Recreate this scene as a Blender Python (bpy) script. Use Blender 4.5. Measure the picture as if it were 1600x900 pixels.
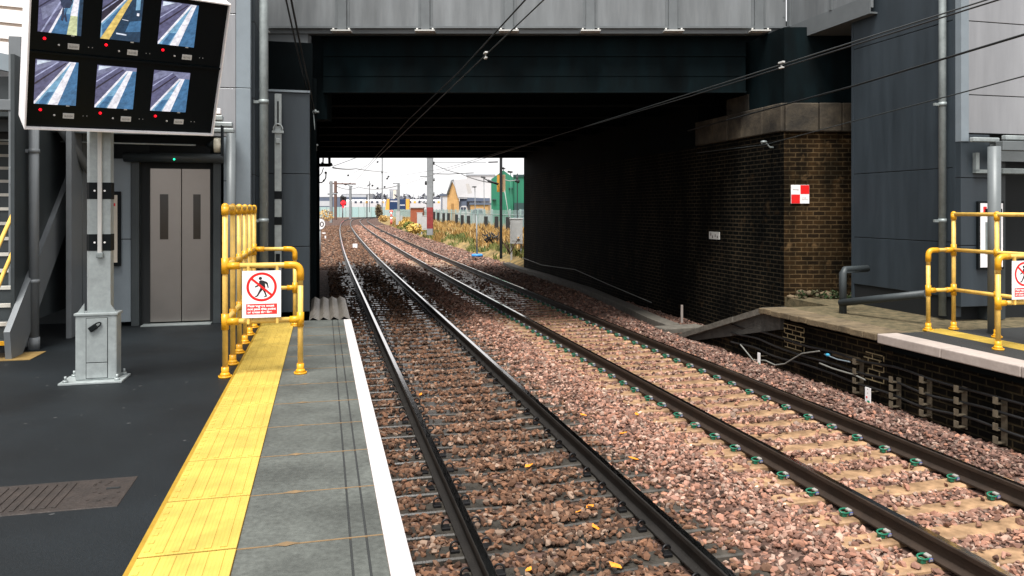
import bpy, bmesh, math, random
import numpy as np
from mathutils import Matrix, Vector, noise as mnoise
R = math.radians
random.seed(7); rng = np.random.default_rng(7)
for o in list(bpy.data.objects): bpy.data.objects.remove(o)
scene = bpy.context.scene
COL = scene.collection

# ------------------------------------------------------------------ camera, sky, sun, exposure
F_PX, YH, EYE = 1180.0, 327.0, 1.6            # focal length and horizon row at 1600 px width
cam_d = bpy.data.cameras.new('camera'); cam = bpy.data.objects.new('camera', cam_d); COL.objects.link(cam)
cam.location = (0, 0, EYE); cam.rotation_euler = (R(90), 0, 0)
cam_d.sensor_width = 36; cam_d.lens = F_PX / 1600 * 36
cam_d.shift_y = -(450 - YH) / 1600
cam_d.clip_start = .05; cam_d.clip_end = 6000
scene.camera = cam

SUN_EL, SUN_AZ = R(66), R(195)
world = bpy.data.worlds.new('World'); scene.world = world; world.use_nodes = True
nt = world.node_tree; bg = nt.nodes['Background']
sky = nt.nodes.new('ShaderNodeTexSky'); sky.sky_type = 'NISHITA'; sky.sun_disc = False
sky.sun_elevation = SUN_EL; sky.sun_rotation = SUN_AZ; sky.dust_density = 1.0; sky.air_density = 1.0
hs = nt.nodes.new('ShaderNodeHueSaturation'); hs.inputs['Saturation'].default_value = .15
tint = nt.nodes.new('ShaderNodeMix'); tint.data_type = 'RGBA'; tint.blend_type = 'MULTIPLY'
tint.inputs[0].default_value = 1; tint.inputs[7].default_value = (1, .985, .992, 1)
nt.links.new(sky.outputs[0], hs.inputs['Color']); nt.links.new(hs.outputs[0], tint.inputs[6])
# an overcast deck over most of the blue, brighter overhead than at the horizon as cloud layers are
tcw = nt.nodes.new('ShaderNodeTexCoord'); spw = nt.nodes.new('ShaderNodeSeparateXYZ'); nt.links.new(tcw.outputs['Generated'], spw.inputs[0])
mrw = nt.nodes.new('ShaderNodeMapRange'); mrw.inputs[1].default_value = 0; mrw.inputs[2].default_value = 1; mrw.inputs[3].default_value = 3.5; mrw.inputs[4].default_value = 5.4
nt.links.new(spw.outputs['Z'], mrw.inputs[0])
nzw = nt.nodes.new('ShaderNodeTexNoise'); nzw.inputs['Scale'].default_value = 3; nzw.inputs['Detail'].default_value = 5; nt.links.new(tcw.outputs['Generated'], nzw.inputs['Vector'])
mnw = nt.nodes.new('ShaderNodeMapRange'); mnw.inputs[1].default_value = .3; mnw.inputs[2].default_value = .7; mnw.inputs[3].default_value = .94; mnw.inputs[4].default_value = 1.06; nt.links.new(nzw.outputs['Fac'], mnw.inputs[0])
mlw = nt.nodes.new('ShaderNodeMath'); mlw.operation = 'MULTIPLY'; nt.links.new(mrw.outputs[0], mlw.inputs[0]); nt.links.new(mnw.outputs[0], mlw.inputs[1])
clw = nt.nodes.new('ShaderNodeMix'); clw.data_type = 'RGBA'; clw.blend_type = 'MULTIPLY'; clw.inputs[0].default_value = 1; clw.inputs[7].default_value = (1, .982, .988, 1)
nt.links.new(mlw.outputs[0], clw.inputs[6])
mxw = nt.nodes.new('ShaderNodeMix'); mxw.data_type = 'RGBA'; mxw.inputs[0].default_value = .8
nt.links.new(tint.outputs[2], mxw.inputs[6]); nt.links.new(clw.outputs[2], mxw.inputs[7])
nt.links.new(mxw.outputs[2], bg.inputs['Color']); bg.inputs['Strength'].default_value = .12
sun_d = bpy.data.lights.new('sun', 'SUN'); sun_d.energy = 2.7; sun_d.angle = R(24); sun_d.color = (1, .965, .92)
sun = bpy.data.objects.new('sun', sun_d); COL.objects.link(sun)
sun.rotation_euler = (R(90) - SUN_EL, 0, R(180) - SUN_AZ + R(0))
scene.view_settings.view_transform = 'Standard'; scene.view_settings.look = 'None'
scene.view_settings.gamma = 1; scene.view_settings.use_curve_mapping = False
scene.view_settings.exposure = 1.35
scene.cycles.max_bounces = 6; scene.cycles.diffuse_bounces = 2
scene.cycles.use_denoising = True

# ------------------------------------------------------------------ frames and helpers
A = math.atan2(.25, 1.0)                        # the platforms and tracks run 14 degrees left of the view axis
FM = Matrix.Rotation(A, 4, 'Z'); WM = Matrix.Identity(4)
def CY(c, Y): return (.97014 * c, 1.03078 * Y - .24254 * c)
def W(u, v, Y): return Vector(((u - 800) / F_PX * Y, Y, EYE + (YH - v) / F_PX * Y))
def LW(s, t, z=0): return FM @ Vector((s, t, z))
TM = {}

class MB:
    def __init__(self, M=FM): self.bm = bmesh.new(); self.M = M; self.mi = 0; self.sm = False
    def m(self, i): self.mi = i; return self
    def face(self, pts, smooth=False):
        vs = [self.bm.verts.new(Vector(p)) for p in pts]
        f = self.bm.faces.new(vs); f.material_index = self.mi; f.smooth = smooth; return f
    def box(self, cx, cy, cz, sx, sy, sz, bev=0, rz=0, rx=0, ry=0):
        M = Matrix.Translation((cx, cy, cz)) @ Matrix.Rotation(rz, 4, 'Z') @ Matrix.Rotation(ry, 4, 'Y') @ Matrix.Rotation(rx, 4, 'X') @ Matrix.Diagonal((sx, sy, sz, 1))
        r = bmesh.ops.create_cube(self.bm, size=1, matrix=M)
        vs = r['verts']; fs = set(f for v in vs for f in v.link_faces)
        if bev:
            es = list(set(e for v in vs for e in v.link_edges))
            q = bmesh.ops.bevel(self.bm, geom=es, offset=bev, segments=2, affect='EDGES', profile=.5)
            fs = set(q['faces']) | set(f for f in fs if f.is_valid)
        for f in fs:
            if f.is_valid: f.material_index = self.mi
        return self
    def bx(self, x0, x1, y0, y1, z0, z1, bev=0):
        return self.box((x0+x1)/2, (y0+y1)/2, (z0+z1)/2, abs(x1-x0), abs(y1-y0), abs(z1-z0), bev)
    def tube(self, pts, r, n=12, cap=True, closed=False):
        pts = [Vector(p) for p in pts]; rings = []
        N = len(pts)
        rr = r if isinstance(r, (list, tuple)) else [r] * N
        up = None
        for i, p in enumerate(pts):
            if closed: d = (pts[(i+1) % N] - pts[i-1]).normalized()
            else:
                a = pts[max(i-1, 0)]; b = pts[min(i+1, N-1)]; d = (b - a).normalized()
            if up is None:
                up = Vector((0, 0, 1)) if abs(d.z) < .9 else Vector((1, 0, 0))
            x = (up - d * up.dot(d)); 
            if x.length < 1e-5: x = d.orthogonal()
            x.normalize(); y = d.cross(x); up = x
            k = 1.0
            if 0 < i < N-1:
                c = (pts[i]-pts[i-1]).normalized().dot((pts[i+1]-pts[i]).normalized()); k = 1 / max(.6, math.sqrt((1 + c) / 2))
            rings.append([self.bm.verts.new(p + (x * math.cos(2*math.pi*j/n) + y * math.sin(2*math.pi*j/n)) * rr[i] * (k if k < 1.05 else 1)) for j in range(n)])
        M_ = N if closed else N - 1
        for i in range(M_):
            a, b = rings[i], rings[(i+1) % N]
            for j in range(n):
                f = self.bm.faces.new((a[j], a[(j+1) % n], b[(j+1) % n], b[j])); f.smooth = n > 5; f.material_index = self.mi
        if cap and not closed:
            for rg in (rings[0][::-1], rings[-1]):
                f = self.bm.faces.new(rg); f.material_index = self.mi
        return self
    def cyl(self, x, y, z0, z1, r, n=16, r2=None): return self.tube([(x, y, z0), (x, y, z1)], [r, r if r2 is None else r2], n)
    def ball(self, c, r, sub=2, sc=(1, 1, 1)):
        q = bmesh.ops.create_icosphere(self.bm, subdivisions=sub, radius=r, matrix=Matrix.Translation(c) @ Matrix.Diagonal((*sc, 1)))
        for f in set(f for v in q['verts'] for f in v.link_faces): f.smooth = True; f.material_index = self.mi
        return self
    def prism(self, poly, y0, y1, ax='y'):
        # poly in (a, b); ax = extrusion axis: 'y' -> (a,y,b), 'x' -> (x,a,b), 'z' -> (a,b,z)
        def P(a, b, e): return {'y': (a, e, b), 'x': (e, a, b), 'z': (a, b, e)}[ax]
        n = len(poly)
        v0 = [self.bm.verts.new(P(a, b, y0)) for a, b in poly]; v1 = [self.bm.verts.new(P(a, b, y1)) for a, b in poly]
        fs = [self.bm.faces.new(v0), self.bm.faces.new(v1[::-1])]
        for i in range(n): fs.append(self.bm.faces.new((v0[i], v1[i], v1[(i+1) % n], v0[(i+1) % n])))
        for f in fs: f.material_index = self.mi
        return self
    def ring(self, cx, cz, r0, r1, y, n=48):
        for i in range(n):
            a, b = 2*math.pi*i/n, 2*math.pi*(i+1)/n
            self.face([(cx+r0*math.cos(a), y, cz+r0*math.sin(a)), (cx+r1*math.cos(a), y, cz+r1*math.sin(a)), (cx+r1*math.cos(b), y, cz+r1*math.sin(b)), (cx+r0*math.cos(b), y, cz+r0*math.sin(b))])
        return self
    def disc(self, cx, cz, r, y, n=32):
        self.face([(cx+r*math.cos(2*math.pi*i/n), y, cz+r*math.sin(2*math.pi*i/n)) for i in range(n)]); return self
    def flat(self, poly, y): self.face([(a, y, b) for a, b in poly]); return self
    def text(self, s, x, y, z, size, align='LEFT', bold=0.0, width=None):
        cu = bpy.data.curves.new('txt', 'FONT'); cu.body = s; cu.size = size; cu.align_x = align; cu.offset = bold
        ob = bpy.data.objects.new('txt', cu); COL.objects.link(ob)
        bpy.context.view_layer.update()
        me = bpy.data.meshes.new_from_object(ob.evaluated_get(bpy.context.evaluated_depsgraph_get()))
        bpy.data.objects.remove(ob); bpy.data.curves.remove(cu)
        w = max([v.co.x for v in me.vertices] + [1e-6]) - min([v.co.x for v in me.vertices] + [0])
        k = width / w if width else 1
        v0 = set(self.bm.verts); f0 = set(self.bm.faces)
        self.bm.from_mesh(me)
        for v in self.bm.verts:
            if v not in v0: v.co = Vector((x + v.co.x * k, y, z + v.co.y))
        for f in self.bm.faces:
            if f not in f0: f.material_index = self.mi
        bpy.data.meshes.remove(me); return self
    def leaves(self, c, rad, n, size, seedv=0):
        rs = random.Random(seedv)
        for _ in range(n):
            while True:
                p = Vector((rs.uniform(-1, 1), rs.uniform(-1, 1), rs.uniform(-1, 1)))
                if p.length < 1: break
            p = Vector((p.x*rad[0], p.y*rad[1], p.z*rad[2])) + Vector(c)
            q = Matrix.Rotation(rs.uniform(0, 6.28), 3, 'Z') @ Matrix.Rotation(rs.uniform(-1.2, 1.2), 3, 'X')
            a = q @ Vector((size*rs.uniform(.5, 1), 0, 0)); b = q @ Vector((0, 0, size*rs.uniform(.5, 1.2)))
            self.face([p-a, p-b, p+a, p+b])
        return self
    def build(self, name, mats, parent=None, **kw):
        pm = TM[parent.name] if parent is not None else kw.pop('TM', WM)
        X = pm.inverted() @ self.M
        self.bm.transform(X)
        if X.determinant() < 0: bmesh.ops.reverse_faces(self.bm, faces=self.bm.faces)
        me = bpy.data.meshes.new(name); self.bm.to_mesh(me); self.bm.free()
        for mm in (mats if isinstance(mats, (list, tuple)) else [mats]): me.materials.append(mm)
        o = bpy.data.objects.new(name, me); COL.objects.link(o)
        if parent is not None: o.parent = parent
        else: o.matrix_world = pm
        TM[o.name] = pm
        for k, v in kw.items(): o[k] = v
        return o

def org(M, p, rot=True):
    p = M @ Vector(p); r = M.to_3x3().to_4x4() if rot else Matrix.Identity(4)
    return Matrix.Translation(p) @ r
def thing(name, label, cat, M, p, group=None):
    o = bpy.data.objects.new(name, None); COL.objects.link(o)
    TM[o.name] = org(M, p); o.matrix_world = TM[o.name]; o.empty_display_size = .2
    o['label'] = label; o['category'] = cat
    if group: o['group'] = group
    return o
def solo(mb, name, mats, label, cat, p, group=None):
    o = mb.build(name, mats, TM=org(mb.M, p)); o['label'] = label; o['category'] = cat
    if group: o['group'] = group
    return o
def struct(mb, name, mats, kind='structure'):
    o = mb.build(name, mats); o['kind'] = kind; return o
def dup(root, M, label=None, group=None):
    r = root.copy(); COL.objects.link(r); r.matrix_world = M; TM[r.name] = M
    if label: r['label'] = label
    if group: r['group'] = group
    for ch in list(root.children):
        c = ch.copy(); COL.objects.link(c); c.parent = r
        for g in list(ch.children):
            d = g.copy(); COL.objects.link(d); d.parent = c
    return r

# ------------------------------------------------------------------ materials
def mat(name, col, rough=.6, metal=0.0, var=.18, vs=6.0, bump=0.0, bs=60.0, spec=.4, emit=None, es=1.0, var2=0, v2s=.6, stretch=None, col2=None):
    m = bpy.data.materials.new(name); m.use_nodes = True; t = m.node_tree; b = t.nodes['Principled BSDF']
    b.inputs['Roughness'].default_value = rough; b.inputs['Metallic'].default_value = metal
    b.inputs['Specular IOR Level'].default_value = spec
    c = (*col, 1)
    b.inputs['Base Color'].default_value = c
    if var or bump:
        tc = t.nodes.new('ShaderNodeTexCoord'); src = tc.outputs['Object']
        if stretch:
            mp = t.nodes.new('ShaderNodeMapping'); mp.inputs['Scale'].default_value = stretch; t.links.new(src, mp.inputs[0]); src = mp.outputs[0]
    if var:
        n = t.nodes.new('ShaderNodeTexNoise'); n.inputs['Scale'].default_value = vs; n.inputs['Detail'].default_value = 6; n.inputs['Roughness'].default_value = .65
        t.links.new(src, n.inputs['Vector'])
        r = t.nodes.new('ShaderNodeValToRGB'); e = r.color_ramp.elements
        lo = tuple(x * (1 - var) for x in col); hi = tuple(min(1, x * (1 + var)) for x in col)
        if col2: hi = col2
        e[0].position = .3; e[0].color = (*lo, 1); e[1].position = .72; e[1].color = (*hi, 1)
        t.links.new(n.outputs['Fac'], r.inputs[0]); out = r.outputs[0]
        if var2:
            n2 = t.nodes.new('ShaderNodeTexNoise'); n2.inputs['Scale'].default_value = v2s; n2.inputs['Detail'].default_value = 4
            t.links.new(src, n2.inputs['Vector'])
            mr = t.nodes.new('ShaderNodeMapRange'); mr.inputs[1].default_value = .35; mr.inputs[2].default_value = .7; mr.inputs[3].default_value = 1 - var2; mr.inputs[4].default_value = 1 + var2
            t.links.new(n2.outputs['Fac'], mr.inputs[0])
            mx = t.nodes.new('ShaderNodeMix'); mx.data_type = 'RGBA'; mx.blend_type = 'MULTIPLY'; mx.inputs[0].default_value = 1
            t.links.new(out, mx.inputs[6]); t.links.new(mr.outputs[0], mx.inputs[7]); out = mx.outputs[2]
        t.links.new(out, b.inputs['Base Color'])
        mr = t.nodes.new('ShaderNodeMapRange'); mr.inputs[3].default_value = max(.02, rough - .1); mr.inputs[4].default_value = min(1, rough + .1)
        t.links.new(n.outputs['Fac'], mr.inputs[0]); t.links.new(mr.outputs[0], b.inputs['Roughness'])
    if bump:
        n3 = t.nodes.new('ShaderNodeTexNoise'); n3.inputs['Scale'].default_value = bs; n3.inputs['Detail'].default_value = 5
        t.links.new(src, n3.inputs['Vector'])
        bp = t.nodes.new('ShaderNodeBump'); bp.inputs['Strength'].default_value = bump; bp.inputs['Distance'].default_value = .02
        t.links.new(n3.outputs['Fac'], bp.inputs['Height']); t.links.new(bp.outputs[0], b.inputs['Normal'])
    if emit:
        b.inputs['Emission Color'].default_value = (*emit, 1); b.inputs['Emission Strength'].default_value = es
    return m
def attr_mat(name, rough=.85, mul=1.0, spec=.3, trans=0):
    m = bpy.data.materials.new(name); m.use_nodes = True; t = m.node_tree; b = t.nodes['Principled BSDF']
    a = t.nodes.new('ShaderNodeAttribute'); a.attribute_name = 'Col'
    t.links.new(a.outputs['Color'], b.inputs['Base Color']); b.inputs['Roughness'].default_value = rough; b.inputs['Specular IOR Level'].default_value = spec
    return m
def brick_mat(name, axis, c1, c2, mortar, ochre=.35, w=.215, h=.082, ms=.011):
    m = bpy.data.materials.new(name); m.use_nodes = True; t = m.node_tree; b = t.nodes['Principled BSDF']
    tc = t.nodes.new('ShaderNodeTexCoord'); sp = t.nodes.new('ShaderNodeSeparateXYZ'); cb = t.nodes.new('ShaderNodeCombineXYZ')
    t.links.new(tc.outputs['Object'], sp.inputs[0]); t.links.new(sp.outputs[axis], cb.inputs[0]); t.links.new(sp.outputs[2], cb.inputs[1])
    nz = t.nodes.new('ShaderNodeTexNoise'); nz.inputs['Scale'].default_value = 9; t.links.new(tc.outputs['Object'], nz.inputs['Vector'])
    wob = t.nodes.new('ShaderNodeMix'); wob.data_type = 'VECTOR'; wob.inputs[0].default_value = .012
    t.links.new(cb.outputs[0], wob.inputs[4]); t.links.new(nz.outputs['Color'], wob.inputs[5])
    br = t.nodes.new('ShaderNodeTexBrick'); br.inputs['Scale'].default_value = 1; br.inputs['Brick Width'].default_value = w; br.inputs['Row Height'].default_value = h
    br.inputs['Mortar Size'].default_value = ms; br.inputs['Mortar Smooth'].default_value = .3; br.inputs['Bias'].default_value = -.1
    br.inputs['Color1'].default_value = (*c1, 1); br.inputs['Color2'].default_value = (*c2, 1); br.inputs['Mortar'].default_value = (*mortar, 1)
    t.links.new(wob.outputs[1], br.inputs['Vector'])
    n = t.nodes.new('ShaderNodeTexNoise'); n.inputs['Scale'].default_value = 1.1; n.inputs['Detail'].default_value = 7; n.inputs['Roughness'].default_value = .7
    mp = t.nodes.new('ShaderNodeMapping'); mp.inputs['Scale'].default_value = (1, 1, .45); t.links.new(tc.outputs['Object'], mp.inputs[0]); t.links.new(mp.outputs[0], n.inputs['Vector'])
    r = t.nodes.new('ShaderNodeValToRGB'); r.color_ramp.elements[0].position = .42; r.color_ramp.elements[0].color = (.12, .13, .13, 1); r.color_ramp.elements[1].position = .66; r.color_ramp.elements[1].color = (1.3, 1.12, .9, 1)
    t.links.new(n.outputs['Fac'], r.inputs[0])
    mx = t.nodes.new('ShaderNodeMix'); mx.data_type = 'RGBA'; mx.blend_type = 'MULTIPLY'; mx.inputs[0].default_value = .85
    t.links.new(br.outputs['Color'], mx.inputs[6]); t.links.new(r.outputs[0], mx.inputs[7])
    n2 = t.nodes.new('ShaderNodeTexNoise'); n2.inputs['Scale'].default_value = 4.5; n2.inputs['Detail'].default_value = 8; t.links.new(tc.outputs['Object'], n2.inputs['Vector'])
    r2 = t.nodes.new('ShaderNodeValToRGB'); r2.color_ramp.elements[0].position = .6; r2.color_ramp.elements[0].color = (0, 0, 0, 1); r2.color_ramp.elements[1].position = .74; r2.color_ramp.elements[1].color = (ochre, ochre, ochre, 1)
    t.links.new(n2.outputs['Fac'], r2.inputs[0])
    mx2 = t.nodes.new('ShaderNodeMix'); mx2.data_type = 'RGBA'; mx2.inputs[7].default_value = (.20, .125, .06, 1)
    t.links.new(r2.outputs[0], mx2.inputs[0]); t.links.new(mx.outputs[2], mx2.inputs[6])
    t.links.new(mx2.outputs[2], b.inputs['Base Color']); b.inputs['Roughness'].default_value = .85; b.inputs['Specular IOR Level'].default_value = .05
    bp = t.nodes.new('ShaderNodeBump'); bp.inputs['Strength'].default_value = .7; bp.inputs['Distance'].default_value = .01; bp.invert = True
    t.links.new(br.outputs['Fac'], bp.inputs['Height']); t.links.new(bp.outputs[0], b.inputs['Normal'])
    return m

M = {}
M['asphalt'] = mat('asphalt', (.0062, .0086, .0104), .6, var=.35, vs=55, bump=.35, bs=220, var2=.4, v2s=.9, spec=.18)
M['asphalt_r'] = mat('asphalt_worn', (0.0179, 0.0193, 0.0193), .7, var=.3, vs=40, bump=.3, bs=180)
M['slab'] = mat('paving_slab', (.070, .076, .069), .75, var=.3, vs=28, bump=.2, bs=150, var2=.3, v2s=1.8, spec=.3)
M['groove'] = mat('groove_dark', (.02, .022, .022), .8)
M['mortar'] = mat('mortar_tan', (0.1514, 0.0998, 0.0495), .9, var=.25, vs=20)
M['coping'] = mat('white_paint', (0.4541, 0.4334, 0.4300), .6, var=.05, vs=12, var2=.05, v2s=2)
M['coping_r'] = mat('white_paint_worn', (0.3440, 0.2958, 0.2649), .6, var=.12, vs=14, var2=.1, v2s=2)
M['yellow_pipe'] = mat('yellow_powder_coat', (0.6708, 0.4300, 0.0989), .4, var=.16, vs=12, var2=.12, v2s=3)
M['yellow_fit'] = mat('orange_yellow_fitting', (0.6364, 0.3096, 0.0103), .35, var=.1, vs=14)
M['galv'] = mat('galvanised_steel', (0.3096, 0.3440, 0.3440), .42, .25, var=.16, vs=14, var2=.1, v2s=3)
M['galv_dk'] = mat('galvanised_dull', (.22, .25, .25), .5, .3, var=.2, vs=10)
M['steel_door'] = mat('brushed_steel', (.27, .25, .23), .34, .9, var=.05, vs=2)
M['black'] = mat('black_paint', (.004, .006, .007), .6, var=.1, spec=.15)
M['black_gloss'] = mat('black_gloss', (.002, .004, .005), .3, var=0, spec=.12)
M['soot_shade'] = mat('shaded_sooty_steel', (0.0022, 0.0041, 0.0048), .85, var=.35, vs=2.5, var2=.3, v2s=.5, spec=.06)  # soot colour deepened to stand in for the shade under the bridge
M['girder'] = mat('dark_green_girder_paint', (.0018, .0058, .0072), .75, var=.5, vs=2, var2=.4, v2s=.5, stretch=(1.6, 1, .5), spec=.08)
M['clad_dk'] = mat('dark_and_shaded_cladding', (0.0310, 0.0421, 0.0516), .5, .1, var=.14, vs=3, var2=.16, v2s=.8, stretch=(2.5, 2.5, .3))  # dark panels; on the tower sides it imitates silver cladding in shade
M['clad_mid'] = mat('blue_grey_trim', (.19, .225, .25), .45, .1, var=.08, vs=3)
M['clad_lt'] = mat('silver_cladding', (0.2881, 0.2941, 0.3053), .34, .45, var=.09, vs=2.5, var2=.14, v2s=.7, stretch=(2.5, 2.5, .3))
M['clad_br'] = mat('grey_bridge_cladding', (0.1505, 0.1634, 0.1703), .5, .1, var=.16, vs=3, var2=.18, v2s=.8, stretch=(2.5, 2.5, .3))
M['clad_fr'] = mat('grey_bridge_frame', (0.1204, 0.1333, 0.1393), .5, .1, var=.1, vs=4)
M['joint'] = mat('panel_joint', (.008, .01, .012), .8, var=0)
M['white'] = mat('white_enamel', (.86, .84, .84), .35, var=.04)
M['cream'] = mat('cream_poster', (.55, .50, .42), .5, var=.06)
M['red'] = mat('red_enamel', (.72, .012, .012), .35, var=.05)
M['redtxt'] = mat('red_panel', (.62, .03, .03), .35, var=.05)
M['ink'] = mat('black_ink', (.012, .012, .014), .5, var=0)
M['greyink'] = mat('grey_ink', (.25, .22, .22), .5, var=0)
M['platetxt'] = mat('plate_lettering', (.2, .2, .2), .5, var=0)
M['plate'] = mat('label_plate', (.5, .5, .48), .5, var=.05)
M['bluepl'] = mat('blue_plastic', (.01, .08, .5), .4, var=.1)
M['greenpl'] = mat('green_enamel', (.0, .25, .12), .4, var=.1)
M['railtop'] = mat('polished_rail_head', (.74, .72, .70), .14, 1.0, var=.05, vs=8, stretch=(12, .5, 1))
M['railside'] = mat('rail_brown_rust', (.011, .0095, .008), .6, .1, var=.35, vs=7, bump=.2, bs=60)
M['railside2'] = mat('rail_orange_rust', (.024, .0145, .009), .65, .1, var=.4, vs=7, bump=.2, bs=60)
M['slp_dk'] = mat('old_concrete_sleeper', (0.0399, 0.0365, 0.0310), .28, var=.4, vs=10, bump=.05, bs=70, var2=.3, v2s=1.5)
M['slp_lt'] = mat('tan_concrete_sleeper', (0.2838, 0.1789, 0.1015), .3, var=.35, vs=9, bump=.04, bs=70, var2=.35, v2s=2.2)
M['clip_dk'] = mat('clip_black', (.012, .012, .013), .45, .5, var=.2)
M['clip_gr'] = mat('clip_green', (0.0083, 0.1170, 0.0654), .4, var=.15)
M['clip_wh'] = mat('insulator_white', (0.2752, 0.2614, 0.2408), .5, var=.1)
M['clip_bl'] = mat('insulator_blue', (.01, .03, .25), .5, var=.1)
M['brick_y'] = brick_mat('shade_dark_brick', 1, (.0050, .0050, .0045), (.0022, .003, .0032), (.042, .037, .028), .10)  # abutment brick recoloured near black to imitate shade in the underpass
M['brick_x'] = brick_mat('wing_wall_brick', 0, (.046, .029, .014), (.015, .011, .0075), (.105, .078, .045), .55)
M['brick_p'] = brick_mat('platform_brick', 1, (.012, .0105, .009), (.008, .0075, .007), (.05, .042, .027), .1)
M['stone'] = mat('dirty_stone', (.028, .024, .018), .85, var=.5, vs=3.5, bump=.4, bs=25, var2=.5, v2s=1.3, col2=(.075, .06, .04))
M['mossstone'] = mat('mossy_coping_stone', (.115, .086, .05), .9, var=.4, vs=6, bump=.4, bs=40, var2=.25, v2s=2)
M['moss'] = mat('mossy_earth', (.05, .05, .02), .95, var=.5, vs=7, bump=.6, bs=30, col2=(.15, .115, .062))
M['conc'] = mat('weathered_concrete', (.105, .096, .08), .8, var=.35, vs=8, bump=.3, bs=50)
M['conc_dk'] = mat('dark_concrete', (.06, .058, .052), .85, var=.4, vs=5, bump=.3, bs=50)
M['iron'] = mat('rusty_cast_iron', (0.0248, 0.0179, 0.0144), .55, .2, var=.4, vs=9, bump=.3, bs=50, spec=.6)
M['cable'] = mat('black_cable', (.012, .012, .012), .5, var=.2)
M['cable_g'] = mat('pale_cable', (.2, .2, .18), .6, var=.2)
M['bracket'] = mat('bracket_galv', (.14, .115, .08), .6, .2, var=.4, vs=12)
M['wire'] = mat('copper_contact_wire', (.05, .058, .06), .4, .5, var=.1)
M['wire_dk'] = mat('dark_feeder', (.008, .01, .011), .5, var=0)
M['grey_col'] = mat('grey_column_paint', (.12, .135, .14), .45, .1, var=.1, vs=5)
M['grey_stair'] = mat('grey_stair_steel', (.15, .165, .175), .5, .1, var=.1, vs=4)
M['grey_deep'] = mat('deep_grey_steel', (.035, .043, .046), .5, .1, var=.15, vs=4)
M['louvre'] = mat('white_louvre', (.82, .79, .77), .45, var=.05)
M['louvre_dk'] = mat('louvre_tan_joint', (.42, .34, .28), .6, var=.05)
M['tread'] = mat('tread_nosing', (.5, .48, .43), .7, var=.1)
M['lampred'] = mat('red_led', (.8, .0, .02), .3, var=0, emit=(1, .004, .012), es=.7)
M['lampgrn'] = mat('green_led', (.0, .5, .2), .3, var=0, emit=(.02, .8, .35), es=1.2)
M['signalred'] = mat('signal_lens', (.8, .02, .02), .3, var=0, emit=(1, .006, .012), es=1.6)
M['glassdk'] = mat('dark_window', (.028, .024, .018), .12, var=0)
M['pit'] = mat('pit_black', (.006, .008, .009), .8, var=0)
def scr(name, c, s=.42):
    m = mat(name, (.01, .01, .01), .25, var=0, emit=c, es=s); t = m.node_tree; b = t.nodes['Principled BSDF']
    tc = t.nodes.new('ShaderNodeTexCoord'); mp = t.nodes.new('ShaderNodeMapping'); mp.inputs['Rotation'].default_value = (0, 0, .9); mp.inputs['Scale'].default_value = (14, 40, 22)
    n = t.nodes.new('ShaderNodeTexNoise'); n.inputs['Scale'].default_value = 1.2; n.inputs['Detail'].default_value = 6; n.inputs['Roughness'].default_value = .7
    t.links.new(tc.outputs['Object'], mp.inputs[0]); t.links.new(mp.outputs[0], n.inputs['Vector'])
    r = t.nodes.new('ShaderNodeMapRange'); r.inputs[1].default_value = .3; r.inputs[2].default_value = .7; r.inputs[3].default_value = .55 * s; r.inputs[4].default_value = 1.35 * s
    t.links.new(n.outputs['Fac'], r.inputs[0]); t.links.new(r.outputs[0], b.inputs['Emission Strength']); return m

# ------------------------------------------------------------------ the railway's line
_Yk = [-20, 25, 45, 80, 115, 160, 195, 220, 238, 250, 262, 280]
_Sk = [0, 0, .012, .020, .030, .050, .10, .22, .5, 1.2, 2.5, 6]
_pts = []; X_, Y_, T_ = 4.0, -16.0, -16 * 1.03078
while T_ < 330:
    h = math.atan(-.25 + float(np.interp(Y_, _Yk, _Sk)))
    _pts.append((T_, X_, Y_, h)); X_ += math.sin(h) * .5; Y_ += math.cos(h) * .5; T_ += .5
_pts = np.array(_pts)
def PH(t):
    return [float(np.interp(t, _pts[:, 0], _pts[:, k])) for k in (1, 2, 3)]
def PW(s, t, z=0):
    x, y, h = PH(t); return Vector((x + s * math.cos(h), y - s * math.sin(h), z))
RAIL_Z = -.783; SL_Z = -.952
T1, T2, HG = 1.826, 5.098, .7525
PE_L, PE_R = .393, 6.89                        # platform edges (s)
BR0, BR1 = 15.0, 32.0                          # bridge front and back (Y)

def sm(a, b, x): x = np.clip((x - a) / (b - a), 0, 1); return x * x * (3 - 2 * x)
def hb(s, t):
    s = np.asarray(s, float); t = np.asarray(t, float)
    z = -.988 + .10 * np.exp(-((s - 3.47) / .27) ** 2) + .085 * sm(6.3, 6.55, s) * (1 - .85 * sm(6.6, 7.05, s)) * (1 - sm(15, 18, t))
    z = z + .03 * sm(6.3, 6.6, s) * sm(28, 34, t)
    return z + .012 * np.sin(s * 5.1 + t * 1.7) * np.sin(t * 2.3 - s * 1.1)

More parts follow.
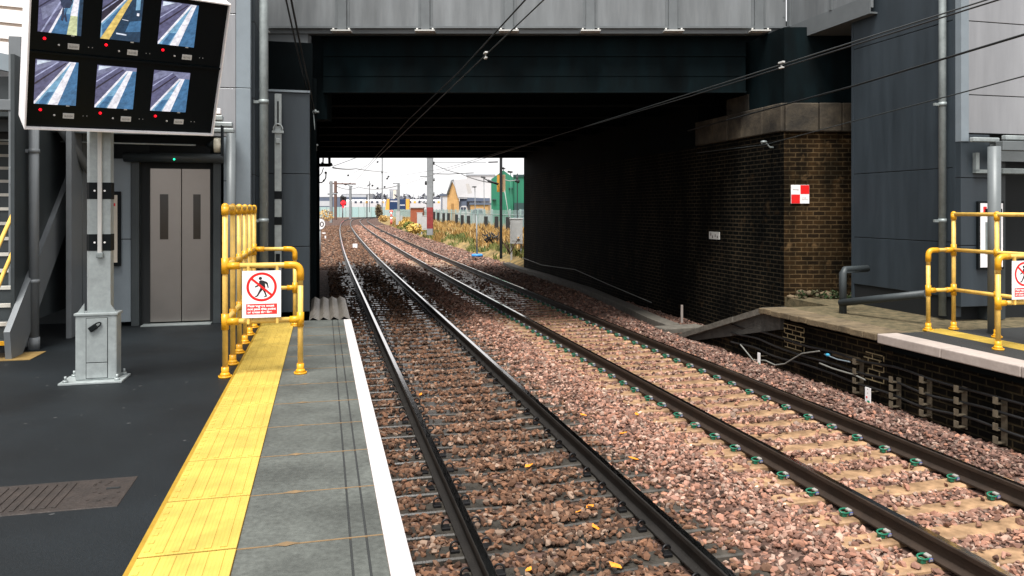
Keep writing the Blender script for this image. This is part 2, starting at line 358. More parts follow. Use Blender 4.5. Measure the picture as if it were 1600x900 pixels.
# ballast surface under the loose stones
def ballast_mat():
    m = bpy.data.materials.new('ballast_ground'); m.use_nodes = True; t = m.node_tree; b = t.nodes['Principled BSDF']
    tc = t.nodes.new('ShaderNodeTexCoord'); v = t.nodes.new('ShaderNodeTexVoronoi'); v.inputs['Scale'].default_value = 17
    t.links.new(tc.outputs['Object'], v.inputs['Vector'])
    r = t.nodes.new('ShaderNodeValToRGB'); e = r.color_ramp.elements
    e[0].position = 0; e[0].color = (.020, .012, .009, 1); e[1].position = 1; e[1].color = (.15, .095, .075, 1)
    a = e.new(.35); a.color = (.055, .032, .024, 1); a = e.new(.7); a.color = (.10, .06, .047, 1)
    sp = t.nodes.new('ShaderNodeSeparateColor'); t.links.new(v.outputs['Color'], sp.inputs[0]); t.links.new(sp.outputs[0], r.inputs[0])
    t.links.new(r.outputs[0], b.inputs['Base Color']); b.inputs['Roughness'].default_value = .9; b.inputs['Specular IOR Level'].default_value = .2
    bp = t.nodes.new('ShaderNodeBump'); bp.inputs['Strength'].default_value = 1; bp.inputs['Distance'].default_value = .04; bp.invert = True
    t.links.new(v.outputs['Distance'], bp.inputs['Height']); t.links.new(bp.outputs[0], b.inputs['Normal'])
    return m
M['ballast'] = ballast_mat()
mb = MB(WM)
ts = list(np.arange(-12, 34, .5)) + list(np.arange(34, 100, 2)) + list(np.arange(100, 320, 4))
ss = list(np.arange(-9, .4, 1.5)) + list(np.arange(.4, 8.61, .205))
grid = []
for t in ts:
    zz = hb(ss, [t] * len(ss))
    grid.append([mb.bm.verts.new(PW(s, t, float(z))) for s, z in zip(ss, zz)])
for i in range(len(ts) - 1):
    for j in range(len(ss) - 1):
        f = mb.bm.faces.new((grid[i][j], grid[i][j+1], grid[i+1][j+1], grid[i+1][j])); f.smooth = True
struct(mb, 'ballast_bed', M['ballast'])
# wide ground to the horizon
mb = MB(WM); mb.face([(-2500, -400, -1.15), (2500, -400, -1.15), (2500, 4500, -1.15), (-2500, 4500, -1.15)])
struct(mb, 'ground', mat('ground_dull_earth', (.16, .12, .085), .95, var=.3, vs=.3, var2=.2, v2s=.02))
# grassy bank and yard right of the line beyond the bridge
M['bank'] = mat('bank_grass_soil', (.10, .10, .035), .95, var=.5, vs=2.2, bump=.6, bs=14, col2=(.34, .22, .08))
mb = MB(WM)
ts = list(np.arange(31.5, 60, 1)) + list(np.arange(60, 186, 3)); BANK = [(7.9, -1.06), (8.3, -.97), (8.8, -.72), (9.3, -.42), (9.9, -.16), (10.5, -.03), (11.5, 0), (16, 0)]
grid = [[mb.bm.verts.new(PW(s, t, z + (random.uniform(-.05, .05) if 8.2 < s < 11 else 0))) for s, z in BANK] for t in ts]
for i in range(len(ts) - 1):
    for j in range(len(BANK) - 1):
        f = mb.bm.faces.new((grid[i][j], grid[i][j+1], grid[i+1][j+1], grid[i+1][j])); f.smooth = True
struct(mb, 'grass_bank', M['bank'])
mb = MB(WM); edge = [PW(15.5, t, .01) for t in range(32, 186, 8)]
mb.face(edge + [Vector((220, 185, .01)), Vector((220, 30, .01))])
struct(mb, 'yard', mat('yard_concrete', (.2, .19, .18), .9, var=.2, vs=.6))

# ------------------------------------------------------------------ left platform (surfaces)
def tactile_mat(name, c):
    m = mat(name, c, .5, var=.10, vs=5, var2=.10, v2s=2.5); t = m.node_tree; b = t.nodes['Principled BSDF']
    tc = t.nodes.new('ShaderNodeTexCoord'); w = t.nodes.new('ShaderNodeTexWave'); w.inputs['Scale'].default_value = 17; w.wave_profile = 'SIN'
    mp = t.nodes.new('ShaderNodeMapping'); t.links.new(tc.outputs['Object'], mp.inputs[0]); mp.inputs['Rotation'].default_value = (0, 0, -A)
    t.links.new(mp.outputs[0], w.inputs['Vector'])
    bp = t.nodes.new('ShaderNodeBump'); bp.inputs['Strength'].default_value = .35; bp.inputs['Distance'].default_value = .006
    t.links.new(w.outputs['Fac'], bp.inputs['Height']); t.links.new(bp.outputs[0], b.inputs['Normal'])
    return m
M['tactile'] = tactile_mat('yellow_tactile', (0.4558, 0.3225, 0.0619)); M['tact_lip'] = mat('yellow_lip', (0.2890, 0.1720, 0.0138), .5, var=.15)
M['tact_join'] = mat('tactile_joint', (0.1376, 0.0731, 0.0069), .8, var=.2)
M['tact_buff'] = mat('buff_tactile', (0.1926, 0.1238, 0.0378), .7, var=.2, vs=12)
TILE = .68; T_OFF = 3.53 * 1.03078 + .12         # one slab joint lies here
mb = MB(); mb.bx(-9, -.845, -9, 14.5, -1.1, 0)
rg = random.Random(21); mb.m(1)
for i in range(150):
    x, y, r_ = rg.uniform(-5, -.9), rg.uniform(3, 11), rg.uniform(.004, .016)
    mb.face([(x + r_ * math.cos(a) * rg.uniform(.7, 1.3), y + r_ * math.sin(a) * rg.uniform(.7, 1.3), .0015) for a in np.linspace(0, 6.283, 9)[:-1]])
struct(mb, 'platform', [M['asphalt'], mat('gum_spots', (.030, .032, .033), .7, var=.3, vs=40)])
mb = MB(); mb.bx(-.845, .28, -9, 11.23, -1.1, -.0045); struct(mb, 'platform_bedding', M['mortar'])
mb = MB(); mb.m(1).bx(-.845, -.393, -9, 11.23, -.012, .003)
k0 = int((-9 - T_OFF) // TILE); 
for k in range(k0, 40):
    a = T_OFF + k * TILE; b = min(a + TILE - .016, 11.23)
    if a > 11.2 or b < -9: continue
    mb.m(0).bx(-.822, -.395, a, b, .003, .012, .003)
    for i in range(7):                           # raised studs and flat-topped bars of each tile
        mb.m(0).box(-.795, a + .06 + i * .09, .012, .026, .034, .006)
    for s_ in (-.735, -.665, -.595, -.525, -.455):
        mb.box(s_, (a + b) / 2, .0125, .030, b - a - .03, .007)
mb.m(2).bx(-.845, -.822, -9, 11.23, .003, .010)
struct(mb, 'tactile_paving', [M['tactile'], M['tact_join'], M['tact_lip']])
mb = MB()
for k in range(k0, 40):
    a = T_OFF + k * TILE; b = min(a + TILE - .010, 11.23)
    if a > 11.2: continue
    for s0, s1 in ((-.392, .1225), (.1335, .199), (.210, .284)):
        mb.m(0).bx(s0, s1, a, b, -.06, 0.002 + random.uniform(-.0008, .0008), .0015)
    w_ = random.uniform(.03, .055)
    mb.m(2).bx(-.392, .284, a - .0115, a + .0015, -.03, .0034)
    c0 = -.165 + random.uniform(-.01, .01)
    mb.m(2).face([(c0 - w_ * 1.3, a - .003, .0045), (c0, a - w_ * .55, .0045), (c0 + w_ * 1.3, a - .003, .0045), (c0, a + w_ * .5, .0045)])
    mb.m(1).bx(.1228, .1332, a, b, -.06, -.002); mb.bx(.1993, .2097, a, b, -.06, -.002)
struct(mb, 'platform_paving', [M['slab'], M['groove'], M['mortar']])
mb = MB()
for k in range(k0, 40):
    a = T_OFF + k * TILE; b = min(a + TILE - .005, 11.23)
    if a > 11.2: continue
    mb.m(0).bx(.286, PE_L, a, b, -.16, .003, .006)
mb.m(1).bx(.285, .36, -9, 11.2, -.159, -.004)
struct(mb, 'platform_coping', [M['coping'], M['mortar']])
mb = MB(); mb.bx(.05, .28, -9, 14.2, -1.1, -.16)
solo(mb, 'platform_wall', M['brick_p'], 'dark brick wall under the white edge of the platform with the yellow strip', 'wall', (.1, 2, -1))

# rough trespass guard panel beyond the slabs
mb = MB(); mb.m(1).bx(-.2, .385, 11.24, 13.95, -.3, -.012)
nr = 4; w = .585 / nr
for i in range(nr):
    for j in range(18):
        a = 11.25 + j * .15; b = a + .15; x0 = -.2 + i * w; xm = x0 + w * .38; x1 = x0 + w
        hh = .04; P = lambda x, y, z: (x, y, z)
        mb.m(0)
        mb.face([P(x0, a, -.01), P(xm, a, hh), P(xm, b, hh * .72), P(x0, b, -.01)])
        mb.face([P(xm, a, hh), P(x1, a, -.01), P(x1, b, -.01), P(xm, b, hh * .72)])
        mb.face([P(x0, b, -.01), P(xm, b, hh * .72), P(xm, b, hh), P(x0, b, -.01 + .001)])
        mb.face([P(xm, b, hh * .72), P(x1, b, -.01), P(x1, b, -.009), P(xm, b, hh)])
solo(mb, 'trespass_guard', [mat('guard_galv', (0.2064, 0.1892, 0.1651), .38, .6, var=.3, vs=9), M['conc_dk']], 'ridged metal trespass guard panel at the end of the grey slabs before the tunnel', 'trespass guard', (.1, 12.5, 0))

# inspection cover and buff stair-foot patch
mb = MB(); c0, c1, t0, t1 = -2.05, -1.075, 4.46, 4.93
mb.m(0).bx(c0, c1, t0, t1, -.05, .004, .004)
x = c0 + .03
mb.m(0)
for i in range(13):
    mb.box(c0 + .05 + i * .05, (t0 + t1) / 2, .006, .022, t1 - t0 - .10, .006, .002)
for i in range(16):
    mb.box(c1 - .13 + random.uniform(-.1, .09), random.uniform(t0 + .05, t1 - .05), .005, .014, .014, .004)
mb.m(1).box(c1 - .09, (t0 + t1) / 2 + .05, .0055, .07, .022, .004); mb.box(c0 + .07, (t0 + t1) / 2, .0095, .06, .02, .004)
solo(mb, 'manhole_cover', [M['iron'], M['pit']], 'rusty ribbed metal inspection cover set in the dark asphalt platform', 'manhole cover', (-1.56, 4.7, 0))
mb = MB(); a = CY(-3.4, 8.05)
mb.bx(-4.4, -3.02, 9.02, 9.5, -.01, .006)
struct(mb, 'tactile_paving_at_stairs', M['tact_buff'])

# ------------------------------------------------------------------ rails and sleepers
PROF = [(-.07, -.16), (.07, -.16), (.07, -.147), (.013, -.125), (.010, -.05), (.035, -.038), (.035, -.009), (.026, 0), (-.026, 0), (-.035, -.009), (-.035, -.038), (-.010, -.05), (-.013, -.125), (-.07, -.147)]
def rail(s0, m_side, label):
    mb = MB(WM); rings = []
    tt = list(np.arange(-13, 40, 1.0)) + list(np.arange(40, 322, 1.5))
    for t in tt:
        rings.append([mb.bm.verts.new(PW(s0 + a, t, RAIL_Z + b)) for a, b in PROF])
    n = len(PROF)
    for i in range(len(tt) - 1):
        for j in range(n):
            f = mb.bm.faces.new((rings[i][j], rings[i][(j+1) % n], rings[i+1][(j+1) % n], rings[i+1][j]))
            f.material_index = 1 if j in (7,) else 0; f.smooth = j in (6, 8)
    mb.bm.faces.new(rings[0][::-1])
    return solo(mb, 'rail', [m_side, M['railtop']], label, 'rail', PW(s0, 5, -.95), 'running rails of the two curving tracks')
rail(T1 - HG, M['railside'], 'gleaming steel rail nearest the white platform edge, leftmost of the four')
rail(T1 + HG, M['railside'], 'dark steel rail on the right of the track nearer the yellow-striped platform')
rail(T2 - HG, M['railside2'], 'rusty brown rail with green clips just right of the pink stone mound between the tracks')
rail(T2 + HG, M['railside2'], 'rusty brown rail with green clips closest to the opposite brick platform wall')

def sleeper_proto(kind):
    mb = MB(WM); w0, w1 = (.125, .09) if kind else (.13, .095)
    hw = 1.25; z0 = -.20; L = [-hw, -hw + .05, -.9, -.6, 0, .6, .9, hw - .05, hw]
    dip = [-.03, 0, 0, -.004, -.03, -.004, 0, 0, -.03]
    if kind: dip = [-.02, 0, 0, -.008, -.022, -.008, 0, 0, -.02]
    rings = []
    for x, d in zip(L, dip):
        k = .9 if abs(x) == hw else 1
        rings.append([mb.bm.verts.new((x, y * k, z)) for y, z in ((-w0, z0), (w0, z0), (w1 + .012, d - .012), (w1, d), (-w1, d), (-w1 - .012, d - .012))])
    for i in range(len(L) - 1):
        for j in range(6): mb.bm.faces.new((rings[i][j], rings[i][(j+1) % 6], rings[i+1][(j+1) % 6], rings[i+1][j]))
    mb.bm.faces.new(rings[0][::-1]); mb.bm.faces.new(rings[-1])
    bmesh.ops.recalc_face_normals(mb.bm, faces=mb.bm.faces)
    return mb
def clip_loop(sx, x0, k=1.0):
    # a looped spring clip lying on the rail foot; sx = outward direction
    P = []
    for i in range(9):
        a = -2.5 + 5.0 * i / 8
        P.append((x0 + sx * (.085 + .045 * math.cos(a)) * k, .042 * math.sin(a), .035 + .012 * math.cos(a * 1.5)))
    return P
sl = {}
for kind in (0, 1):
    nm = 'sleeper'
    o = sleeper_proto(kind).build(nm, M['slp_lt'] if kind else M['slp_dk'])
    o['category'] = 'sleeper'
    if kind: o['label'] = 'tan concrete sleeper with green clips under the track by the opposite platform'; o['group'] = 'tan sleepers under the far track'
    else: o['label'] = 'dark grey concrete sleeper with black clips under the track by the yellow-striped platform'; o['group'] = 'dark sleepers under the near track'
    sl[kind] = (o, None)
def add_clips(o, kind):
    for rx in (-HG, HG):
        for sx in (-1, 1):
            x0 = rx + sx * .035
            mb = MB(TM[o.name])
            if kind:
                P = []
                for i in range(11):
                    a = math.pi * (-.80 + 1.6 * i / 10)
                    P.append((x0 + sx * (.092 + .052 * math.cos(a)), .027 * math.sin(a), .043 + .010 * math.sin(a)))
                mb.tube(P, .0075, 8); mb.box(x0 + sx * .11, 0, .016, .04, .05, .034, .006)
                c = mb.build('rail_clip', [M['clip_gr']], o)
                mb = MB(TM[o.name]); mb.m(0).box(x0 + sx * .058, .004, .048, .036, .056, .018, .005); mb.m(1).box(x0 + sx * .056, -.022, .026, .036, .022, .024, .004)
                mb.build('insulator', [M['clip_wh'], M['clip_bl']], c)
            else:
                P = [(x0 + sx * (.085 + .034 * math.cos(a)), .016 * math.sin(a * .5), .036 + .034 * math.sin(a)) for a in np.linspace(-2.4, 3.0, 13)]
                mb.tube(P, .0085, 8); mb.box(x0 + sx * .09, 0, .010, .07, .08, .024, .006)
                c = mb.build('rail_clip', M['clip_dk'], o)
SP = .437; SL_T = {0: [], 1: []}
for kind, tc_, ph in ((0, T1, .17), (1, T2, .05)):
    o, _ = sl[kind]; bare = o.copy(); COL.objects.link(bare); TM[bare.name] = WM
    n = 0; t = 3.2 + ph; add_clips(o, kind); first = True; first_b = True
    while t < 38:
        tj = t + random.uniform(-.02, .02)
        x, y, h = PH(tj)
        p = PW(tc_, tj, SL_Z + random.uniform(-.006, .004)); Mx = Matrix.Translation(p) @ Matrix.Rotation(-h + random.uniform(-.008, .008), 4, 'Z')
        SL_T[kind].append(tj)
        if t < 24:
            if first: o.matrix_world = Mx; TM[o.name] = Mx; first = False
            else: dup(o, Mx)
        else:
            if first_b: bare.matrix_world = Mx; TM[bare.name] = Mx; first_b = False
            else: dup(bare, Mx)
        t += SP

# loose ballast stones: one countless mass
pal_pink = np.array([(.46, .29, .235), (.52, .37, .32), (.36, .215, .17), (.47, .41, .375), (.22, .145, .12), (.52, .31, .235), (.40, .26, .22), (.58, .46, .41), (.30, .20, .17)])
pal_brown = np.array([(.21, .128, .085), (.27, .175, .12), (.145, .092, .064), (.31, .215, .155), (.40, .34, .29), (.10, .07, .052), (.24, .145, .095), (.33, .20, .13)])
pal_grey = np.array([(.27, .185, .165), (.33, .235, .21), (.21, .145, .13), (.36, .31, .29), (.16, .11, .10)])
ico = bmesh.new(); bmesh.ops.create_icosphere(ico, subdivisions=1, radius=1)
iv = np.array([v.co[:] for v in ico.verts]); ico.verts.index_update(); itri = np.array([[v.index for v in f.verts] for f in ico.faces]); ico.free()
temps = []
for k in range(24):
    v = iv * (1 + rng.uniform(-.45, .35, (12, 1))); v = v * np.array([1.15, rng.uniform(.7, 1.0), rng.uniform(.5, .8)])
    a = rng.uniform(0, 6.28, 3)
    Rm = np.array((Matrix.Rotation(a[0], 3, 'Z') @ Matrix.Rotation(a[1] * .15, 3, 'X') @ Matrix.Rotation(a[2], 3, 'Z'))); temps.append(v @ Rm.T)
temps = np.array(temps)
S_, T__, Rr = [], [], []
for (t0, t1, s0, s1, dens, r0, r1) in ((3.0, 8.5, .40, 7.25, 1080, .014, .032), (8.5, 14, .40, 7.25, 800, .016, .034), (14, 22, .38, 8.2, 380, .020, .040), (22, 33, .2, 8.2, 140, .03, .055), (33, 60, -3.5, 8.8, 60, .035, .075), (60, 120, -3.5, 8.8, 22, .05, .10)):
    n = int((t1 - t0) * (s1 - s0) * dens); s = rng.uniform(s0, s1, n); t = rng.uniform(t0, t1, n)
    S_.append(s); T__.append(t); Rr.append(rng.uniform(r0, r1, n) * rng.choice([1, 1, 1, 1.3], n))
S_ = np.concatenate(S_); T__ = np.concatenate(T__); Rr = np.concatenate(Rr)
X0 = np.interp(T__, _pts[:, 0], _pts[:, 1]); Y0 = np.interp(T__, _pts[:, 0], _pts[:, 2]); H0 = np.interp(T__, _pts[:, 0], _pts[:, 3])
PX = X0 + S_ * np.cos(H0); PY = Y0 - S_ * np.sin(H0)
u = 800 + F_PX * PX / np.maximum(PY, .5)
keep = (PY > 3.6) & (u > -300) & (u < 2050)
for c, arr, k0_, k1_ in ((T1, SL_T[0], .15, .22), (T2, SL_T[1], .05, .05)):
    arr = np.array(arr); j_ = np.clip(np.searchsorted(arr, T__), 1, len(arr) - 1); d = np.minimum(np.abs(T__ - arr[j_]), np.abs(T__ - arr[j_ - 1]))
    on = (d < .094 + Rr * .45) & (np.abs(S_ - c) < 1.24)
    if c == T1: on &= ~((np.abs(S_ - c) < .40) & (rng.uniform(0, 1, len(S_)) < .6))
    cov = (rng.uniform(0, 1, len(S_)) < k0_) | ((np.abs(S_ - c) > .98) & (rng.uniform(0, 1, len(S_)) < k1_ + .15))
    keep &= ~(on & ~cov)
    for r_ in (-HG, HG): keep &= np.abs(S_ - c - r_) > .085 + Rr * .6
S_, T__, Rr, PX, PY = S_[keep], T__[keep], Rr[keep], PX[keep], PY[keep]
n = len(S_); PZ = hb(S_, T__) + rng.uniform(-.020, .022, n)
on1 = np.zeros(n, bool)
for c, arr in ((T1, SL_T[0]), (T2, SL_T[1])):
    d = np.abs(T__[:, None] - np.array(arr)[None, :]).min(1); on1 |= (d < .09) & (np.abs(S_ - c) < 1.25)
PZ = np.where(on1, np.maximum(PZ, SL_Z + Rr * .35), PZ)
V = temps[rng.integers(0, 24, n)] * Rr[:, None, None]
ang = rng.uniform(0, 6.283, n); ca, sa = np.cos(ang), np.sin(ang)
Vx = V[:, :, 0] * ca[:, None] - V[:, :, 1] * sa[:, None] + PX[:, None]; Vy = V[:, :, 0] * sa[:, None] + V[:, :, 1] * ca[:, None] + PY[:, None]
Vz = V[:, :, 2] + PZ[:, None]
verts = np.stack([Vx, Vy, Vz], -1).reshape(-1, 3).astype(np.float32)
tris = (itri[None] + (np.arange(n) * 12)[:, None, None]).reshape(-1, 3)
me = bpy.data.meshes.new('ballast_stones'); me.vertices.add(len(verts)); me.vertices.foreach_set('co', verts.ravel())
me.loops.add(tris.size); me.loops.foreach_set('vertex_index', tris.ravel().astype(np.int32))
me.polygons.add(len(tris)); me.polygons.foreach_set('loop_start', np.arange(0, tris.size, 3, dtype=np.int32))
me.update(); me.shade_flat()
pk = 1 / (1 + np.exp(-(S_ - 2.95 + rng.normal(0, .12, n)) / .10)) > rng.uniform(0, 1, n)
col = np.where(pk[:, None], pal_pink[rng.integers(0, 9, n)], pal_brown[rng.integers(0, 8, n)])
gr = (S_ > 6.2) & (rng.uniform(0, 1, n) < .75); col = np.where(gr[:, None], pal_grey[rng.integers(0, 5, n)], col)
col = col * rng.uniform(.22, .70, (n, 1)) * np.where(pk, 1.05, .88)[:, None] * np.array([1.13, .93, .80])
ca_ = me.color_attributes.new('Col', 'FLOAT_COLOR', 'POINT')
ca_.data.foreach_set('color', np.repeat(np.concatenate([col, np.ones((n, 1))], 1), 12, 0).astype(np.float32).ravel())
me.materials.append(attr_mat('ballast_stone'))
o = bpy.data.objects.new('ballast_stones', me); COL.objects.link(o); o['kind'] = 'stuff'

# ------------------------------------------------------------------ railway bridge over the tracks
ZS = 3.91
br = thing('railway_bridge', 'dark green-black plate girder bridge spanning both tracks', 'bridge', WM, (0, BR0, 3.9))
mb = MB(WM); xl, xr = -9.0, W(1165, 0, BR0).x
mb.bx(-3.75, xr, BR0, BR0 + .05, ZS, 5.06)                                  # web
mb.bx(-3.78, xr + .01, BR0 - .10, BR0 + .25, 5.0, 5.06); mb.bx(-3.75, xr, BR0 - .06, BR0, ZS, ZS + .03)
zl = EYE + (YH - 85) / F_PX * BR0; mb.bx(-3.75, xr, BR0 - .03, BR0 + .002, zl - .04, zl)
zl = EYE + (YH - 118) / F_PX * BR0; mb.bx(-3.75, xr, BR0 - .012, BR0 + .003, zl - .012, zl)
mb.bx(-3.75, xr, BR0 + .05, BR0 + .4, ZS + .05, 4.9); mb.bx(xr - .3, 7.5, BR0 + .26, BR0 + .5, 4.7, 5.4)
mb.build('main_girder', M['girder'], br)
mb = MB(WM); mb.bx(-10, 8.5, BR1 - .4, BR1, EYE + (YH - 247) / F_PX * BR1, 5.0); mb.build('main_girder', M['soot_shade'], br)
mb = MB(WM); mb.bx(-9, 9, BR0 + .4, BR1 - .4, 4.62, 4.95); mb.build('deck', M['soot_shade'], br)
for i in range(7):
    y = BR0 + 2.0 + i * 2.2; mb = MB(WM)
    mb.bx(-9, 7.6, y - .02, y + .02, 3.95, 4.62); mb.bx(-9, 7.6, y - .16, y + .16, 3.92, 3.95)
    mb.build('cross_girder', M['soot_shade'], br)
mb = MB(WM)
for k in range(2):
    mb.bx(-9, -3.76, BR0 + .1, BR0 + .5, 3.0, 5.05)
mb2 = MB(WM); mb2.bx(-9, -3.70, BR0 + .1, BR0 + .5, 3.4, 5.3); mb2.build('side_girder', M['girder'], br); mb.bm.free()

# right abutment: wing facing the platform, side wall into the tunnel, stone bed course
CW = 8.5; cs = CY(CW, 13.93); S_AB = cs[0]; YW = 13.93; XW = CW - .25 * YW
ab = thing('bridge_abutment', 'sooty brick bridge abutment, side darkened for shade, beside the opposite platform, with stone bed course on top', 'abutment', WM, (XW, YW, -1))
def face_pt(Y): return (CW - .25 * Y, Y)
mb = MB(FM); t0 = cs[1]; t1 = CY(CW, BR1)[1]
ZST = 3.02; ZTP = 3.56
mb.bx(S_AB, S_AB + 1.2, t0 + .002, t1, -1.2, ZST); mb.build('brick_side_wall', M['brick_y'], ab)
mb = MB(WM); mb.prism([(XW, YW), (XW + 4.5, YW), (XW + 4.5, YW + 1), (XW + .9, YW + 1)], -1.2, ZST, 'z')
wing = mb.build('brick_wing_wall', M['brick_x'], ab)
mb = MB(WM)
x = XW + .0
for k, wd in enumerate((.62, .42, .6, .7, .55, .6, .6)):
    mb.box(x + wd / 2, YW + .45, (ZST + ZTP) / 2, wd - .012, 1.0 + .07 + random.uniform(-.02, .02), ZTP - ZST - .01, .02); x += wd
mb.build('stone_course', M['stone'], ab)
mb = MB(FM); t = t0
while t < t0 + 2.9:
    wd = random.uniform(.55, .9); mb.box(S_AB + .55, t + wd / 2, (ZST + ZTP) / 2 + .01, 1.2 + random.uniform(0, .05), wd - .012, ZTP - ZST + .02 - .03, .02); t += wd
mb.build('stone_course', M['stone'], ab)
mb = MB(FM); mb.bx(S_AB + .03, S_AB + .6, t0 + 1.25, t0 + 2.1, ZTP, ZS - .0); mb.build('bearing_block', M['stone'], ab)
mb = MB(FM); mb.bx(S_AB + .3, S_AB + 1.2, t0 + 2.1, t0 + 4.2, ZTP + .01, 4.95); mb.bx(S_AB + .002, S_AB + 1.2, t + .004, t1, ZST + .002, 4.95); mb.build('parapet', M['soot_shade'], ab)
mb = MB(FM); mb.bx(S_AB + .6, S_AB + 1.2, t0 + .4, t0 + 2.09, ZTP + .03, 4.95); mb.build('back_wall', M['soot_shade'], ab)
# boxed parapet above the stone course; dark paint stands in for walkway shade
mb = MB(WM)
p0 = face_pt(YW - .0); p1 = face_pt(YW + 1.28)
mb.prism([(p0[0] + .02, YW + .04), (XW + 4.5, YW + .04), (XW + 4.5, YW + 1.4), (p1[0] + .02, YW + 1.4)], ZTP + .004, 4.97, 'z')
solo(mb, 'steel_parapet', M['girder'], 'dark steel parapet box above the stone course, right of the bridge girder', 'parapet', (XW + 2, YW, ZTP))
# left tunnel wall and clad end piece
mb = MB(FM); mb.bx(-1.5, -.19, 14.2, CY(-.19, BR1)[1], -1.2, 4.62)
mb.bx(-.19, -.12, 14.3, 14.5, -1, 4.0); mb.bx(-.19, -.10, 22, 22.6, -1, 4.2)
solo(mb, 'tunnel_wall', M['soot_shade'], 'sooty wall blackened for shade, lining the left side of the underpass', 'wall', (-.8, 20, -1))

# footbridge cladding over the girder
fb = thing('footbridge', 'grey panelled footbridge running across the top of the dark girder bridge', 'footbridge', WM, (0, 14.6, 5.03))
YF = 14.62; zb = 5.03
def UX(u, Y): return (u - 800) / F_PX * Y
posts_u = [535 - 129 * 1.0, 535, 665, 795, 922, 1051, 1185]
xL = UX(395, YF); xR = UX(1228, YF)
mb = MB(WM); mb.bx(xL, xR, YF, YF + .05, zb + .09, 8.0); mb.build('panel', M['clad_br'], fb)
mb = MB(WM); mb.m(0).bx(xL, xR, YF - .035, YF + .2, zb + .07, zb + .11); mb.bx(xL, xR, YF + .03, YF + .2, zb - .02, zb + .07)
mb.build('bottom_rail', M['clad_fr'], fb)
mb = MB(WM); mb.bx(xL, UX(480, YF), YF + .06, YF + .3, zb - .22, zb - .02); mb.build('bottom_rail', M['clad_fr'], fb)
for i, u_ in enumerate(posts_u):
    x = UX(u_, YF); mb = MB(WM)
    mb.bx(x - .085, x + .085, YF - .06, YF - .001, zb + .015, 8.0, .006); mb.bx(x - .14, x + .14, YF - .012, YF - .0015, zb + .12, 8.0)
    pp = mb.build('post', M['clad_fr'], fb)
    mb = MB(WM); mb.bx(x - .19, x + .19, YF - .16, YF + .05, zb - .012, zb + .013)
    for sx in (-.15, .15): mb.cyl(x + sx, YF - .11, zb + .01, zb + .05, .018, 8)
    mb.build('base_plate', M['plate'], pp)
mb = MB(WM); 
for i in range(5): mb.box(xR - .04, YF - .004, zb + .3 + i * .32, .025, .01, .025)
mb.build('bolt', M['clad_fr'], fb)
# arm of the footbridge that comes forward to the lift tower on the right
SA = CY(8.97, 14.5)[0]; tA0, tA1 = CY(9.1, 12.4)[1], CY(8.97, 14.6)[1]
mb = MB(FM); mb.m(0).bx(SA, SA + .05, tA0, tA1, zb - .12, 8.0); mb.m(1).bx(SA - .02, SA + .0, tA0, tA1, zb - .19, zb + .08)
mb.bx(SA - .02, SA + 1.6, tA0, tA1 + .5, zb - .22, zb - .19)
mb.bx(SA - .03, SA, tA0 + .95, tA0 + 1.02, zb + .08, 8); mb.bx(SA - .03, SA, tA1 - .12, tA1 - .03, zb + .08, 8)
mb.build('side_arm', [M['clad_br'], M['clad_fr']], fb)
mb = MB(WM); p = W(1238, 62, 14.3); mb.prism([(p.x - .06, p.z - .02), (p.x + .12, p.z - .02), (p.x + .03, p.z + .09)], 14.3, 14.34); mb.build('bracket', M['white'], fb)

# ------------------------------------------------------------------ lift towers
TWL = 11.3                                        # front wall of the left tower (t)
lt = thing('lift_tower', 'silver clad lift tower with steel lift doors behind the screens on the striped platform', 'lift tower', FM, (-2, 11.3, 0))
def clad_wall(mb, x0, x1, y0, y1, z0, z1, joints, axis):
    """panel box with thin shadow-gap joints"""
    zs = [z0] + [j for j in joints if z0 < j < z1] + [z1]
    for a, b in zip(zs[:-1], zs[1:]):
        mb.m(0).bx(x0, x1, y0, y1, a + .006, b - .006, .004)
    mb.m(1)
    if axis == 'y': mb.bx(x0 + .003, x1 - .003, y0 + .012, y1 - .003, z0, z1)
    else: mb.bx(x0 + .012, x1 - .003, y0 + .003, y1 - .003, z0, z1)
# upper front wall
zj = [EYE + (YH - v) / F_PX * 10.75 for v in (139, 24)]
mb = MB(); clad_wall(mb, -4.6, -1.20, TWL, TWL + .15, 2.62, 8.0, zj + [zj[1] + 1.05, zj[1] + 2.1], 'y'); mb.build('front_cladding', [M['clad_lt'], M['joint']], lt)
mb = MB(); clad_wall(mb, -1.36, -1.19, TWL, TWL + .15, 0.05, 2.62, [1.06, 2.0], 'y'); mb.build('front_cladding', [M['clad_mid'], M['joint']], lt)
mb = MB(); mb.bx(-1.195, -1.0, TWL - .012, TWL + .16, 0, EYE + (YH - 140) / F_PX * 10.8, .006); mb.bx(-1.195, -1.0, TWL - .012, TWL + .16, EYE + (YH - 139.2) / F_PX * 10.8, 8, .006); mb.build('corner_trim', M['clad_mid'], lt)
mb = MB(); clad_wall(mb, -1.12, -.955, TWL + .17, 14.2, 0, 8, [1.06, 2.1, 3.2, 4.3, 5.4], 'x'); mb.build('side_cladding', [M['clad_dk'], M['joint']], lt)  # track side coloured dark for shade, same metal as the front
mb = MB(); mb.bx(-4.6, -1.25, TWL + .7, 14.1, 0, 8); mb.build('core', M['grey_deep'], lt)
